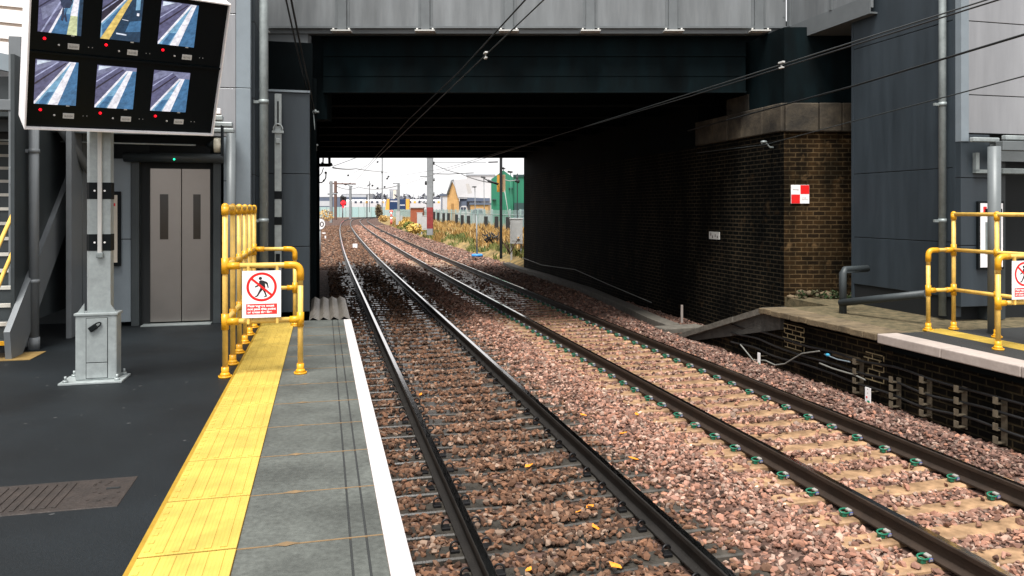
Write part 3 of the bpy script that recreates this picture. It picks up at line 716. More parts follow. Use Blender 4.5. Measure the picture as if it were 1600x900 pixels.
# lower wall beside the doors
mb = MB(); clad_wall(mb, -2.98, -2.56, TWL + .02, TWL + .12, .05, 2.3, [1.19], 'y'); mb.build('lower_cladding', [M['clad_mid'], M['joint']], lt)
mb = MB(); mb.bx(-4.6, -3.0, TWL + .5, TWL + .6, 0, 2.7); mb.build('recess_wall', M['grey_deep'], lt)
XD0 = -2.315; XD1 = -1.545                        # door leaves between
def door_s(u, t): # s of pixel column u on plane t
    k = (u - 800) / F_PX; c = t / (1.03078 / (k + .25) - .24254); return .97014 * c
XD0, XM, XD1 = door_s(234, TWL + .1), door_s(283.5, TWL + .1), door_s(329, TWL + .1)
for a, b in ((XD0, XM - .004), (XM + .004, XD1)):
    mb = MB(); mb.bx(a, b, TWL + .10, TWL + .14, .03, 2.17, .004)
    dl = mb.build('lift_door', M['steel_door'], lt)
    w0 = door_s(250 if a == XD0 else 302, TWL + .1); w1 = door_s(263 if a == XD0 else 313.5, TWL + .1)
    mb = MB(); mb.m(0).bx(w0, w1, TWL + .092, TWL + .11, 1.18, 1.81); mb.build('vision_panel', M['glassdk'], dl)
mb = MB()
f0, f1 = door_s(205, TWL), door_s(345, TWL)
mb.bx(f0, f0 + .10, TWL - .01, TWL + .2, 0, 2.3, .004); mb.bx(f1 - .10, f1, TWL - .01, TWL + .2, 0, 2.3, .004)
mb.build('door_frame', M['grey_deep'], lt)
mb = MB(); mb.bx(f0 + .10, XD0 + .004, TWL + .08, TWL + .2, 0, 2.3); mb.bx(XD1 - .004, f1 - .1, TWL + .08, TWL + .2, 0, 2.3); mb.bx(XD0, XD1, TWL + .08, TWL + .2, 2.17, 2.5); mb.build('door_reveal', M['pit'], lt)
mb = MB(); mb.bx(f0 + .14, f1 - .12, TWL - .12, TWL + .1, -.02, .012); mb.build('door_sill', M['galv_dk'], lt)
zt = EYE + (YH - 248) / F_PX * 10.6
mb = MB(); mb.tube([(door_s(193, TWL - .1), TWL - .08, zt), (door_s(349, TWL - .1), TWL - .08, zt)], .065, 20); sb_ = mb.build('shutter_barrel', M['grey_deep'], lt)
mb = MB(); mb.ball((door_s(272, TWL - .15), TWL - .145, zt - .025), .014, 2); mb.build('indicator_light', M['lampgrn'], sb_)
# canopy over the lift doors
mb = MB(); za = EYE + (YH - 205) / F_PX * 10.2
mb.bx(-4.4, -1.52, TWL - .75, TWL - .02, 2.66, 2.78); mb.bx(-4.4, -1.5, TWL - .78, TWL - .70, 2.56, 2.70); mb.build('canopy', M['grey_deep'], lt)
mb = MB(); mb.tube([(-4.2, TWL - .45, 2.48), (-1.66, TWL - .45, 2.46)], .012, 8); mb.build('conduit', M['galv'], lt)
for i in range(4):
    mb = MB(); y = TWL - .15 - i * .2
    mb.bx(-1.80 + i * .02, -1.20 + (i % 2) * .05 - i * .05, y - .07, y + .07, 2.66 + i * .06, 2.72 + i * .066, .012); mb.build('canopy_fin', M['galv'] if i < 3 else M['white'], lt)
mb = MB(); mb.bx(-1.62, -1.50, TWL - .9, TWL - .35, 2.58, 2.72, .01); mb.build('canopy_bracket', M['grey_deep'], lt)
mb = MB(); p = (door_s(342, TWL - .5), TWL - .5)
mb.m(0).tube([(p[0] - .055, p[1], 2.46), (p[0] + .035, p[1], 2.46)], .10, 20); mb.m(1).tube([(p[0] - .16, p[1], 2.46), (p[0] - .055, p[1], 2.46)], [.02, .075], 12); mb.bx(p[0] + .035, p[0] + .05, p[1] - .1, p[1] + .1, 2.32, 2.72)
mb.build('bulkhead_lamp', [mat('lamp_cream', (.55, .52, .42), .4, var=.05), M['black']], lt)
def pole_at(name, label, cat, u, vb, r, ztop, mt, group=None, n=20, collar=None):
    Y = EYE * F_PX / (vb - YH); X = (u - 800) / F_PX * Y
    mb = MB(WM); mb.cyl(X, Y, 0, ztop, r, n)
    if collar: mb.cyl(X, Y, 0, .12, r * 1.15, n)
    return solo(mb, name, mt, label, cat, (X, Y, 0), group)
pole_at('canopy_column', 'round dark grey canopy column beside the screen post, left of the lift', 'column', 118, 520, .085, 2.75, M['grey_col'])
pole_at('canopy_column', 'round grey canopy column between the lift doors and the tower corner', 'column', 361, 513, .06, 2.62, M['grey_col'])
# downpipes
def downpipe(label, s, t, ztop, r, joints, mt):
    d = thing('downpipe', label, 'downpipe', FM, (s, t, 0))
    mb = MB(); mb.cyl(s, t, 0.05, ztop, r, 18); mb.build('pipe', mt, d)
    for z in joints:
        mb = MB(); mb.cyl(s, t, z - .03, z + .03, r * 1.12, 18); mb.box(s - r - .03, t + .02, z, .1, .03, .04); mb.build('bracket', mt, d)
downpipe('grey round downpipe on the corner of the lift tower behind the tall yellow railing', -.83, TWL + .12, 8, .062, [EYE + (YH - 158) / F_PX * 10.8, EYE + (YH - 345) / F_PX * 10.8], M['galv_dk'])
# clad end piece between the tower and the underpass
eb = thing('clad_pier', 'dark grey clad pier between the lift tower and the mouth of the underpass', 'clad pier', FM, (-.5, 12.4, 0))
zt = EYE + (YH - 145) / F_PX * 11.75
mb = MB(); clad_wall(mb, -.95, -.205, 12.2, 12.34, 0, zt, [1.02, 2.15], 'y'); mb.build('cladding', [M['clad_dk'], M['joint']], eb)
mb = MB(); mb.bx(-.95, -.215, 12.35, 14.19, 0, zt - .05); mb.build('side_face', M['soot_shade'], eb)
mb = MB(); mb.bx(-.99, -.20, 12.17, 12.4, zt + .002, zt + .035); mb.build('top_flashing', M['clad_mid'], eb)
# banded camera pole in front of it
cp = thing('banded_pole', 'slim galvanised pole with black bands in front of the dark clad pier', 'pole', FM, (-.62, 12.05, 0))
s0 = door_s(434.5, 12.05)
mb = MB(); zq = EYE + (YH - 148) / F_PX * 11.6
mb.bx(s0 - .05, s0 + .05, 12.02, 12.10, 0, zq, .004); mb.build('pole', M['galv'], cp)
for v in (305, 345):
    z = EYE + (YH - v) / F_PX * 11.6; mb = MB(); mb.bx(s0 - .053, s0 + .053, 12.015, 12.105, z - .06, z + .06); mb.build('band', M['black'], cp)
mb = MB(); z = EYE + (YH - 180) / F_PX * 11.6; mb.bx(s0 - .012, s0 + .012, 12.012, 12.02, z - .18, z + .2); mb.build('slot', M['pit'], cp)
mb = MB(); z = EYE + (YH - 207) / F_PX * 11.6
mb.tube([(s0 - .065, 12.0, z), (s0 - .065, 12.0, z + .06), (s0 - .04, 12.0, z + .105), (s0, 12.0, z + .12), (s0 + .04, 12.0, z + .105), (s0 + .065, 12.0, z + .06), (s0 + .065, 12.0, z)], .012, 8); mb.bx(s0 - .085, s0 + .085, 11.98, 12.02, z - .02, z + .015); mb.bx(s0 - .03, s0 + .03, 11.98, 12.02, z - .18, z - .10, .006)
mb.build('shackle', M['galv'], cp)
mb = MB(); z = EYE + (YH - 402) / F_PX * 11.6; mb.bx(s0 - .03, s0 + .03, 12.0, 12.02, z - .06, z + .06); mb.build('socket', M['black'], cp)
# notice board by the lift
nb = thing('notice_board', 'tall narrow black-framed poster board on the grey wall left of the lift doors', 'notice board', FM, (-2.8, TWL, 0))
x0, x1 = door_s(150, TWL - .03), door_s(188.5, TWL - .03); zA, zB = [EYE + (YH - v) / F_PX * 10.6 for v in (413, 300)]
mb = MB(); mb.bx(x0, x1, TWL - .05, TWL + .01, zA, zB, .006); mb.build('frame', M['black'], nb)
mb = MB(); mb.m(0).bx(x0 + .04, x1 - .035, TWL - .056, TWL - .05, zA + .05, zB - .05); mb.m(1).bx(x1 - .11, x1 - .06, TWL - .058, TWL - .056, zB - .2, zB - .16); mb.build('poster', [M['cream'], M['red']], nb)

# right tower
rt = thing('lift_tower', 'lift tower on the opposite platform with a shade-darkened side and silver front', 'lift tower', FM, (9.5, 10, 0))
ST = 8.83; tN, tF = 8.9, 11.2
zjs = []
for u_, v_ in ((1400, 58), (1400, 268), (1400, 374)):
    k = (u_ - 800) / F_PX; Y = 9.1 / (k + .25); zjs.append(EYE + (YH - v_) / F_PX * Y)
mb = MB(); clad_wall(mb, ST, ST + .15, tN + .14, tF - .05, .32, 8, sorted(zjs) + [zjs[0] + 1.2], 'x'); mb.build('side_cladding', [M['clad_dk'], M['joint']], rt)  # shaded side of the silver cladding, shade put into the colour
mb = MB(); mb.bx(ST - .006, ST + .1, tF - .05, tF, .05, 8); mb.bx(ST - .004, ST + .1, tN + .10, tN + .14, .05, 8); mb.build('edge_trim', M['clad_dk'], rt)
mb = MB(); mb.bx(ST + .02, ST + 3, tN + .2, tF - .01, -.3, .34); mb.build('plinth', M['pit'], rt)
zjf = [EYE + (YH - v) / F_PX * 10.75 for v in (31, 147)]; zc = EYE + (YH - 218) / F_PX * 10.7
mb = MB(); clad_wall(mb, ST + .13, ST + 4, tN, tN + .15, zc + .1, 8, sorted(zjf) + [zjf[0] + 1.1], 'y'); mb.build('front_cladding', [M['clad_lt'], M['joint']], rt)
mb = MB(); mb.bx(ST - .004, ST + .128, tN - .008, tN + .1, zc - .02, 8, .004); mb.build('corner_trim', M['clad_mid'], rt)
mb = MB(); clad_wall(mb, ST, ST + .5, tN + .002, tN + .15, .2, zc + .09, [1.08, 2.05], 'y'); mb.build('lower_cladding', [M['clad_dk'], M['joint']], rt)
mb = MB(); mb.bx(ST + .15, ST + 4, tN + .3, tF - .06, .1, 8); mb.build('core', M['grey_deep'], rt)
mb = MB(); mb.bx(ST + .5, ST + 3, tN + .25, tN + .3, .02, 2.5); mb.build('door_reveal', M['pit'], rt)
mb = MB(); mb.bx(ST + .5, ST + .6, tN - .01, tN + .26, 0, 2.3); mb.bx(ST + .72, ST + .8, tN + .02, tN + .26, 0, 2.3); mb.build('door_frame', M['grey_deep'], rt)
mb = MB(); z_ = EYE + (YH - 266) / F_PX * 10.6; mb.bx(ST + .62, ST + 2.4, tN - .12, tN + .05, z_ - .04, z_ + .04, .01); mb.build('shutter_box', M['galv_dk'], rt)
# canopy of the right tower
for i in range(3):
    mb = MB(); x = ST + .06 + i * .3; mb.bx(x, x + .45 + i * .1, tN - .16 - i * .24, tN - .08 - i * .24, zc - .035 + i * .012, zc + .03 + i * .012, .012); mb.build('canopy_fin', M['galv'], rt)
mb = MB(); mb.bx(ST + .2, ST + 3, tN - .5, tN - .38, zc - .18, zc - .05, .008); mb.bx(ST + .5, ST + 3, tN - .1, tN, zc - .3, zc - .05); mb.build('canopy_beam', M['grey_col'], rt)
mb = MB(); mb.bx(ST + .2, ST + .26, tN - .06, tN, zc - .45, zc - .18); mb.bx(ST + .2, ST + .6, tN - .06, tN, zc - .47, zc - .42); mb.build('canopy_bracket', M['galv_dk'], rt)
pole_at('canopy_column', 'round grey canopy column on the opposite platform behind the yellow railing', 'column', 1553.5, 521, .075, zc - .18, M['grey_col'])
k = (1470 - 800) / F_PX; Yd = 9.0 / (k + .25)
downpipe('grey square-shouldered downpipe running down the dark side of the opposite lift tower', ST - .07, CY(9.0, Yd)[1], 8, .05, [EYE + (YH - 163) / F_PX * Yd, EYE + (YH - 345) / F_PX * Yd], M['galv_dk'])
# help point on the right tower
hp = thing('help_point', 'white framed help point panel on the wall behind the opposite yellow railing', 'help point', FM, (ST + .3, tN, 1))
def rs(u, t): return door_s(u, t)
x0, x1 = rs(1528, tN - .03), rs(1568, tN - .03); zA, zB = [EYE + (YH - v) / F_PX * 10.6 for v in (423, 314)]
mb = MB(); mb.bx(x0, x1, tN - .04, tN + .002, zA, zB, .006); mb.build('frame', M['black'], hp)
mb = MB(); mb.m(0).bx(x0 + .03, x1 - .03, tN - .048, tN - .04, zA + .03, zB - .03)
mb.m(1).bx(x0 + .11, x1 - .07, tN - .052, tN - .048, zA + .22, zB - .30); mb.m(2).bx(x0 + .075, x0 + .13, tN - .054, tN - .048, zB - .17, zB - .08); mb.m(3).bx(x0 + .10, x1 - .05, tN - .056, tN - .05, zB - .16, zB - .11)
mb.build('panel', [M['white'], M['galv_dk'], M['red'], M['black']], hp)

# ------------------------------------------------------------------ opposite platform
tC = 8.26; tM = 10.96; tR = 14.1
mb = MB(); mb.prism([(-9 , -1.2), (tM, -1.2), (tM, -.012), (-9, -.012)], PE_R + .42, ST + 6, 'x'); mb.bx(8.26, ST + 5, tM, 12.35, -1.2, -.02)
struct(mb, 'opposite_platform', M['moss'])
mb = MB(); mb.bx(PE_R + .30, ST + 6, -9, tC, -.06, 0); struct(mb, 'opposite_platform_surface', M['asphalt_r'])
mb = MB(); t = -9 + .05
L = 1.03
edges = [tC - i * L for i in range(17)]
for a in edges: mb.m(0).bx(PE_R, PE_R + .305, a - L + .008, a, -.115, .004, .012)
mb.m(1).bx(PE_R + .02, PE_R + .29, -9, tC - .01, -.11, -.008)
# scuffs on the white edge stones
for i in range(26):
    a = tC - 2 * L - random.uniform(.25, .8); z = -.05 + random.uniform(-.02, .03)
    mb.box(PE_R - .0008, a, z, .002, random.uniform(.006, .03), random.uniform(.004, .016), rx=random.uniform(-.5, .5))
struct(mb, 'opposite_platform_coping', [M['coping_r'], M['conc_dk']])
mb = MB(); mb.bx(7.69, 8.02, 1.0, 8.38, -.01, .006)
for k in range(18):
    for i in range(5): mb.box(7.74 + i * .058, 8.2 - k * .4, .008, .03, .36, .006)
struct(mb, 'tactile_paving', M['tactile'])
ow = thing('platform_wall', 'sooty brick wall below the opposite platform, with mossy capping sloping down to the track', 'wall', FM, (PE_R + .3, 8, -1))
mb = MB(); mb.prism([(-9, -1.2), (tR + .1, -1.2), (tR, -.98), (tM, -.16), (-9, -.16)], PE_R + .19, PE_R + .45, 'x'); mb.build('brickwork', M['brick_p'], ow)
mb = MB(); mb.prism([(-9, -.20), (tC, -.20), (tC, -.118), (-9, -.118)], PE_R + .10, PE_R + .3, 'x'); mb.build('corbel', M['soot_shade'], ow)
mb = MB(); a = tC + .01
while a < tM - .05:
    w = min(random.uniform(.2, .26), tM - a); mb.box(PE_R + .24, a + w / 2, -.045 + random.uniform(-.006, .006), .50 + random.uniform(-.02, .02), w - .006, .09, .012); a += w
mb.build('capping', M['mossstone'], ow)
mb = MB(); n = 7
for i in range(n):
    p, q = i / n, (i + 1) / n
    za, zb_ = -.0 - p * .96, -.0 - q * .96; ta, tb = tM + p * (tR - tM), tM + q * (tR - tM) - .012
    x0, x1 = PE_R + .04 + random.uniform(-.01, .01), PE_R + .5
    lo = .10
    vs = [(x0, ta, za - lo), (x1, ta, za - lo), (x1, tb, zb_ - lo), (x0, tb, zb_ - lo), (x0, ta, za), (x1, ta, za), (x1, tb, zb_), (x0, tb, zb_)]
    for f in ((3, 2, 1, 0), (4, 5, 6, 7), (0, 1, 5, 4), (1, 2, 6, 5), (2, 3, 7, 6), (3, 0, 4, 7)): mb.face([vs[i_] for i_ in f])
mb.build('sloping_capping', M['conc'], ow)
mb = MB(); mb.prism([(tM - .4, -.30), (tR - .6, -.98), (tR, -.98), (tM, -.105), (tM - .4, -.105)], PE_R + .12, PE_R + .2, 'x'); mb.build('string_course', M['conc_dk'], ow)
mb = MB(); mb.box(PE_R + .35, tR + .35, -.90, 1.0, .42, .12, .02, rz=.1)
solo(mb, 'concrete_slab', M['conc'], 'flat pale concrete slab at the foot of the sloping capping by the track', 'concrete slab', (PE_R + .3, tR + .3, -.95))
mb = MB(); mb.prism([(tM, -1.2), (tR, -1.2), (tR, -.99), (tM, -.09)], PE_R + .46, 8.24, 'x'); struct(mb, 'earth_ramp', M['moss'])
# concrete cable trough along the right wall of the underpass
mb = MB(WM)
tp = [PW(7.15, 14.6), PW(7.2, 15.6), PW(7.55, 18.5), PW(7.9, 22), PW(8.0, 27), PW(7.95, 31), PW(8.1, 33.5)]
for a, b in zip(tp[:-1], tp[1:]):
    d = (b - a); l = d.length; k_ = max(1, int(l / .9))
    for i in range(k_):
        c = a + d * ((i + .5) / k_); mb.box(c.x, c.y, -.90, .34, l / k_ - .012, .16, .012, rz=math.atan2(-d.x, d.y))
solo(mb, 'cable_trough', M['conc'], 'pale concrete cable trough running along the foot of the right underpass wall', 'cable trough', (4, 18, -.95))
mb = MB(WM); P = [PW(8.18, 31, -.45), PW(8.18, 28, -.55), PW(8.18, 24, -.42), PW(8.18, 21, -.62), PW(8.2, 18, -.8)]
mb.tube(P, .012, 6); solo(mb, 'lineside_cable', M['cable_g'], 'thin pale cable drooping along the dark right underpass wall', 'cable', P[2])
p = PW(7.75, 15.4, -.9); mb = MB(WM); mb.box(p.x, p.y, -.73, .05, .03, .40, .004); solo(mb, 'marker_stake', M['coping_r'], 'short white stake at the foot of the tunnel wall near the sloping capping', 'stake', p)

# wall furniture: cable brackets, cables, marker plates
xw = PE_R + .19
def s_t(u): # t of pixel column u on the platform wall plane
    k = (u - 800) / F_PX; c = xw / .97014; Y = c / (k + .25); return CY(c, Y)[1], Y
def wz(u, v): t, Y = s_t(u); return EYE + (YH - v) / F_PX * Y
proto = None
lab = ['leftmost cable bracket on the opposite platform wall, beside the light stone patch', 'cable bracket on the platform wall just right of the white marker plate', 'pale four-hook cable bracket under the gap between the white edge stones', 'pale four-hook cable bracket below the scuffed white edge stone', 'rightmost cable bracket on the opposite platform wall']
for i, (u_, v0, v1) in enumerate(((1347, 562, 616), (1405, 590, 638), (1453, 590, 652), (1508, 604, 670), (1570, 622, 695))):
    t, Y = s_t(u_); z0, z1 = wz(u_, v1), wz(u_, v0)
    b = thing('cable_bracket', lab[i], 'cable bracket', FM, (xw, t, (z0 + z1) / 2), 'cable brackets on the opposite platform wall')
    mb = MB(); mb.bx(xw - .012, xw, t - .035, t + .035, z0, z1); mb.build('back_plate', M['bracket'], b)
    for k in range(4):
        z = z0 + .03 + k * (z1 - z0 - .08) / 3
        mb = MB(); mb.bx(xw - .12, xw - .01, t - .03, t + .03, z - .006, z + .006); mb.bx(xw - .13, xw - .118, t - .03, t + .03, z - .006, z + .07); mb.build('hook', M['bracket'], b)
cabs = [(-.42, .03, 'M', 'upper black lineside cable draped along the opposite platform wall'), (-.58, .04, 'M', 'middle black lineside cable draped along the opposite platform wall'), (-.74, .035, 'M', 'lowest black lineside cable draped along the opposite platform wall')]
for z, sag, _, lb in cabs:
    P = []
    for i in range(60):
        t = 2.0 + i * .17; P.append((xw - .06 - .02 * math.sin(i), t, z - sag * (.25 + .3 * math.sin(i * .41 + z * 9) + .4 * math.sin(i * .17 + z * 31)) - .012 * math.sin(i * .73 + z * 5)))
    mb = MB(); mb.tube(P, .016, 8); solo(mb, 'lineside_cable', M['cable'], lb, 'cable', P[10], 'cables on the opposite platform wall')
def cab_uv(pts, r, mt, lb):
    P = []
    for u_, v_ in pts: t, Y = s_t(u_); P.append((xw - .10, t, wz(u_, v_)))
    Q = []
    for i in range(len(P) - 1):
        for k in range(6): Q.append(tuple(np.array(P[i]) + (np.array(P[i+1]) - np.array(P[i])) * k / 6))
    Q.append(P[-1]); mb = MB(); mb.tube(Q, r, 8); solo(mb, 'lineside_cable', mt, lb, 'cable', P[0])
cab_uv([(1165, 538), (1185, 562), (1205, 563), (1220, 570), (1235, 568), (1248, 560), (1262, 552), (1290, 548)], .011, M['cable_g'], 'pale cable looping below the brick patch beside the small white marker plate')
cab_uv([(1290, 567), (1310, 575), (1330, 581), (1345, 585), (1362, 593)], .012, M['cable_g'], 'pale cable sagging left of the first cable bracket on the opposite platform wall')
cab_uv([(1298, 553), (1318, 561), (1338, 565)], .010, mat('cable_blue_grey', (.22, .27, .3), .5, var=.1), 'short pale cable with a blue end tie just below the light stone patch')
mb = MB(); t, Y = s_t(1303); mb.ball((xw - .1, t, wz(1303, 554)), .03, 2, (1, 1.2, .8)); solo(mb, 'cable_tie', mat('tie_blue', (.05, .38, .6), .5, var=.1), 'bright blue tie knotted on the cable below the light stone patch', 'cable tie', (xw, t, wz(1303, 554)))
# lighter stone and bare mortar patch
mb = MB(); t1_, _ = s_t(1302); t0_, _ = s_t(1345); mb.bx(xw - .02, xw + .02, t0_, t1_, wz(1322, 557) - .035, wz(1322, 557) + .035); mb.build('repair_stone', M['mossstone'], ow)
mb = MB()
for (ua, ub, va, vb) in ((1223, 1258, 509, 545), (1350, 1383, 553, 595)):
    ta, _ = s_t(ub); tb, _ = s_t(ua); zt_ = wz((ua + ub) / 2, va); zb2 = wz((ua + ub) / 2, vb)
    n = 6
    for r_ in range(n):
        z = zb2 + (zt_ - zb2) * r_ / (n - 1)
        mb.bx(xw - .008, xw, ta + random.uniform(0, .1), tb - random.uniform(0, .1), z - .006, z + .006)
        tt_ = ta + (.1 if r_ % 2 else 0.02)
        while tt_ < tb - .02 and r_ < n - 1:
            mb.bx(xw - .007, xw, tt_ - .005, tt_ + .005, z, z + (zt_ - zb2) / (n - 1)); tt_ += .21
mb.build('fresh_mortar', mat('fresh_mortar', (.30, .235, .13), .9, var=.4, vs=6), ow)
def marker(u, v, w_, h_, lb, full=True):
    t, Y = s_t(u); z = wz(u, v); mb = MB()
    mb.m(0).bx(xw - .16, xw - .15, t - w_ / 2, t + w_ / 2, z - h_ / 2, z + h_ / 2)
    x = xw - .162
    def q(t0, t1, z0, z1): mb.face([(x, t + t0, z + z0), (x, t + t1, z + z0), (x, t + t1, z + z1), (x, t + t0, z + z1)])
    mb.m(2).bx(x, x + .002, t - w_ * .38, t + w_ * .1, z - h_ * .44, z - h_ * .30)
    if full: mb.m(1).bx(x, x + .002, t + w_ * .05, t + w_ * .3, z - h_ * .16, z - h_ * .06); mb.m(3).bx(x, x + .002, t - w_ * .1, t + w_ * .1, z + h_ * .15, z + h_ * .17); mb.bx(x, x + .002, t - w_ * .06, t + w_ * .06, z + h_ * .38, z + h_ * .42)
    mb.m(3).bx(xw - .15, xw, t - .01, t + .01, z + h_ * .2, z + h_ * .25)
    solo(mb, 'marker_plate', [M['white'], M['red'], M['greenpl'], M['bracket']], lb, 'marker plate', (xw - .15, t, z - h_ / 2))
marker(1372, 617, .10, .21, 'white trackside marker plate with red and green squares, right of the light stone')
marker(1199, 560, .07, .20, 'smaller white marker plate with green corner below the ramp end', False)

# grey pipe rail
pr = thing('pipe_rail', 'low dark grey pipe rail on the mossy platform between brick wall and yellow railing', 'pipe rail', FM, (*CY(8.06, 11.7), 0))
a = W(1317, 488, 11.7); a.z = -.02; top = Vector((a.x, a.y, .64)); wl = W(1345, 421, 12.0)
mb = MB(WM); mb.tube([a, top - Vector((0, 0, .03)), top + Vector((.03, .0, .02)), (wl.x + .1, wl.y, .66)], .055, 14); mb.build('post', M['clad_mid'] if 0 else M['grey_deep'], pr)
b = W(1447, 459, 10.5)
mb = MB(WM); mb.tube([(a.x - .04, a.y, .15), (b.x, b.y, b.z)], .055, 14); mb.build('rail', M['grey_deep'], pr)

# weeds at the foot of the wing wall
mb = MB(WM); rs_ = random.Random(3)
for i in range(16):
    x = rs_.choice([rs_.uniform(5.2, 5.6), rs_.uniform(5.5, 6.2)]); y = 13.85 - rs_.uniform(0, .25); mb.m(0 if rs_.random() < .7 else 1).leaves((x, y, .05), (.08, .05, .08), 14, .035, i)
o = struct(mb, 'weeds', [mat('weed_green', (.018, .038, .008), .7, var=.3, vs=9), mat('weed_olive', (.035, .035, .012), .7, var=.3)], 'stuff')
mb = MB(WM)
for i in range(40): mb.ball((rs_.uniform(5.0, 7.6), 13.86 - rs_.uniform(-.04, .16), rs_.uniform(-.02, .08)), rs_.uniform(.03, .09), 1, (1.3, .8, .7))
struct(mb, 'rubble', M['mossstone'], 'stuff')

# ------------------------------------------------------------------ staircase on the left
st = thing('staircase', 'grey steel staircase with pale tread nosings and yellow handrail at the left edge', 'staircase', FM, (-3.6, 9.2, 0))
mb = MB(); s_in = -3.22; t_b = 9.15; RISE, GO = .18, .20
P = [(t_b - .05, -.0), (t_b + .25, 0), (t_b + 16 * GO + .25, 16 * RISE), (t_b + 16 * GO, 16 * RISE + .3), (t_b - .1, .30)]
mb.prism(P, s_in - .06, s_in, 'x'); mb.prism(P, -5.3, -5.24, 'x'); mb.build('stringer', M['grey_stair'], st)
for i in range(15):
    mb = MB(); t = t_b + i * GO; z = (i + 1) * RISE
    mb.m(0).bx(-5.23, s_in - .062, t - .0, t + GO + .03, z - .03, z); mb.m(1).bx(-5.23, s_in - .062, t - .012, t + .05, z - .034, z + .004)
    mb.m(2).bx(-5.23, s_in - .064, t + GO + .0, t + GO + .012, z + .004, z + RISE - .03)
    mb.build('tread', [M['grey_deep'], M['tread'] if i else M['yellow_fit'], M['grey_deep']], st)
mb = MB(); mb.bx(s_in - .10, s_in - .062, 9.35, 11.28, .3, 3.3); mb.build('side_plate', M['grey_deep'], st)
for dz, dt in ((.55, 0), (.98, 0)):
    mb = MB(); Q = [(s_in - .2, t_b - .35, dz * .0 + dz - .1), (s_in - .2, t_b - .1, dz), (s_in - .2, t_b + 14 * GO, dz + 14 * RISE)]
    mb.tube(Q, .022, 12); mb.build('handrail', M['yellow_pipe'], st)
# square column with base, downpipe, framing under the flight
sc_ = thing('steel_column', 'square grey steel column with splayed base at the foot of the staircase', 'column', FM, (-3.28, 8.95, 0))
Yc = 8.65
x0, x1 = UX(13, Yc), UX(31, Yc); y0 = Yc
def cfx(u, Y): return CY((u - 800) / F_PX * Y + .25 * Y, Y)
a0 = cfx(13, 8.7); a1 = cfx(31, 8.7)
mb = MB(); mb.bx(a0[0], a1[0], a0[1], a0[1] + .32, 0, 3.6, .006); mb.build('shaft', M['grey_stair'], sc_)
b0 = cfx(9, 8.62); b1 = cfx(36, 8.62)
mb = MB(); mb.bx(b0[0], b1[0], b0[1], b0[1] + .42, 0, .24, .02); mb.build('base', M['grey_stair'], sc_)
z = EYE + (YH - 275) / F_PX * 8.65
mb = MB(); mb.bx(b0[0] + .02, b1[0] + .01, b0[1] + .02, b0[1] + .42, z - .11, z + .11, .02); mb.build('joint_collar', M['grey_stair'], sc_)
mb = MB(); zz = EYE + (YH - 163) / F_PX * 8.65; mb.bx(b0[0] - 2.5, a1[0], a0[1] - .01, a0[1] + .2, zz - .06, zz + .06, .004); mb.build('cross_beam', M['grey_stair'], sc_)
mb = MB(); mb.tube([(a1[0] + .05, a1[1] + .4, 3.0), (a1[0] + .45, a1[1] + 1.0, 2.1)], .06, 6); mb.bx(a1[0] + .3, a1[0] + .36, a1[1] + .6, a1[1] + 1.5, 0, 3.1); mb.build('brace', M['grey_stair'], sc_)
q = cfx(53, 8.62)
dpp = thing('downpipe', 'round grey downpipe standing beside the square steel column at the staircase', 'downpipe', FM, (*q, 0))
mb = MB(); mb.cyl(q[0], q[1], 0, 3.4, .052, 18); mb.build('pipe', M['grey_stair'], dpp)
mb = MB(); mb.cyl(q[0], q[1], 0, .14, .06, 18); mb.build('shoe', M['grey_stair'], dpp)
for v in (236, 440):
    z = EYE + (YH - v) / F_PX * 8.6; mb = MB(); mb.cyl(q[0], q[1], z - .025, z + .025, .06, 18); mb.bx(q[0] - .16, q[0], q[1] - .03, q[1] + .02, z - .02, z + .02); mb.build('bracket', M['grey_stair'], dpp)
# louvred cladding of the upper flight
lv = thing('louvred_cladding', 'white louvred cladding panel above the staircase, behind the screens', 'cladding', FM, (-4.5, 9, 3))
o_ = W(33, 104, 9.0)
mb = MB(WM)
for i in range(13):
    z = o_.z + .12 + i * .195
    mb.m(0).bx(o_.x - 3.0, o_.x + .02, 9.0, 9.06, z, z + .155); mb.m(1).bx(o_.x - 3.0, o_.x + .02, 9.03, 9.06, z + .155, z + .195)
for v in mb.bm.verts: v.co.z += -(v.co.x - o_.x) * .10
mb.build('louvres', [M['louvre'], M['louvre_dk']], lv)
mb = MB(WM); mb.bx(o_.x - 3, o_.x + .03, 8.98, 9.3, o_.z - .09, o_.z + .11)
for v in mb.bm.verts: v.co.z += -(v.co.x - o_.x) * .22
mb.build('bottom_edge', M['clad_mid'], lv)
mb = MB(WM); mb.bx(o_.x - 3, o_.x - .02, 9.1, 11.5, o_.z - .58, o_.z - .10)
mb.build('soffit', M['grey_deep'], lv)

# ------------------------------------------------------------------ driver's monitor stand
ms = thing('monitor_stand', 'galvanised post on a padlocked base carrying a cabinet of six platform camera screens', 'monitor stand', FM, (-2.06, 7.78, 0))
sx, tx = -2.04, 7.80
mb = MB(); mb.bx(-2.33, -1.80, 7.62, 7.96, 0.001, .02, .003); bp_ = mb.build('base_plate', M['galv'], ms)
for a in (-2.28, -1.85):
    for b in (7.665, 7.92):
        mb = MB(); mb.cyl(a, b, .02, .04, .024, 6); mb.cyl(a, b, .04, .075, .011, 8); mb.build('bolt', M['galv'], bp_)
BW, BD = .175, .085
mb = MB(); mb.bx(sx - BW, sx + BW, tx - BD, tx + BD, .02, .625, .012); mb.bx(sx - BW - .01, sx + BW + .01, tx - BD - .01, tx + BD + .01, .616, .64, .004)
for a in (-1, 1): mb.prism([(sx + a * .105, .64), (sx + a * .165, .64), (sx + a * .105, .73)], tx - .06, tx - .05)
bb = mb.build('base_box', M['galv'], ms)
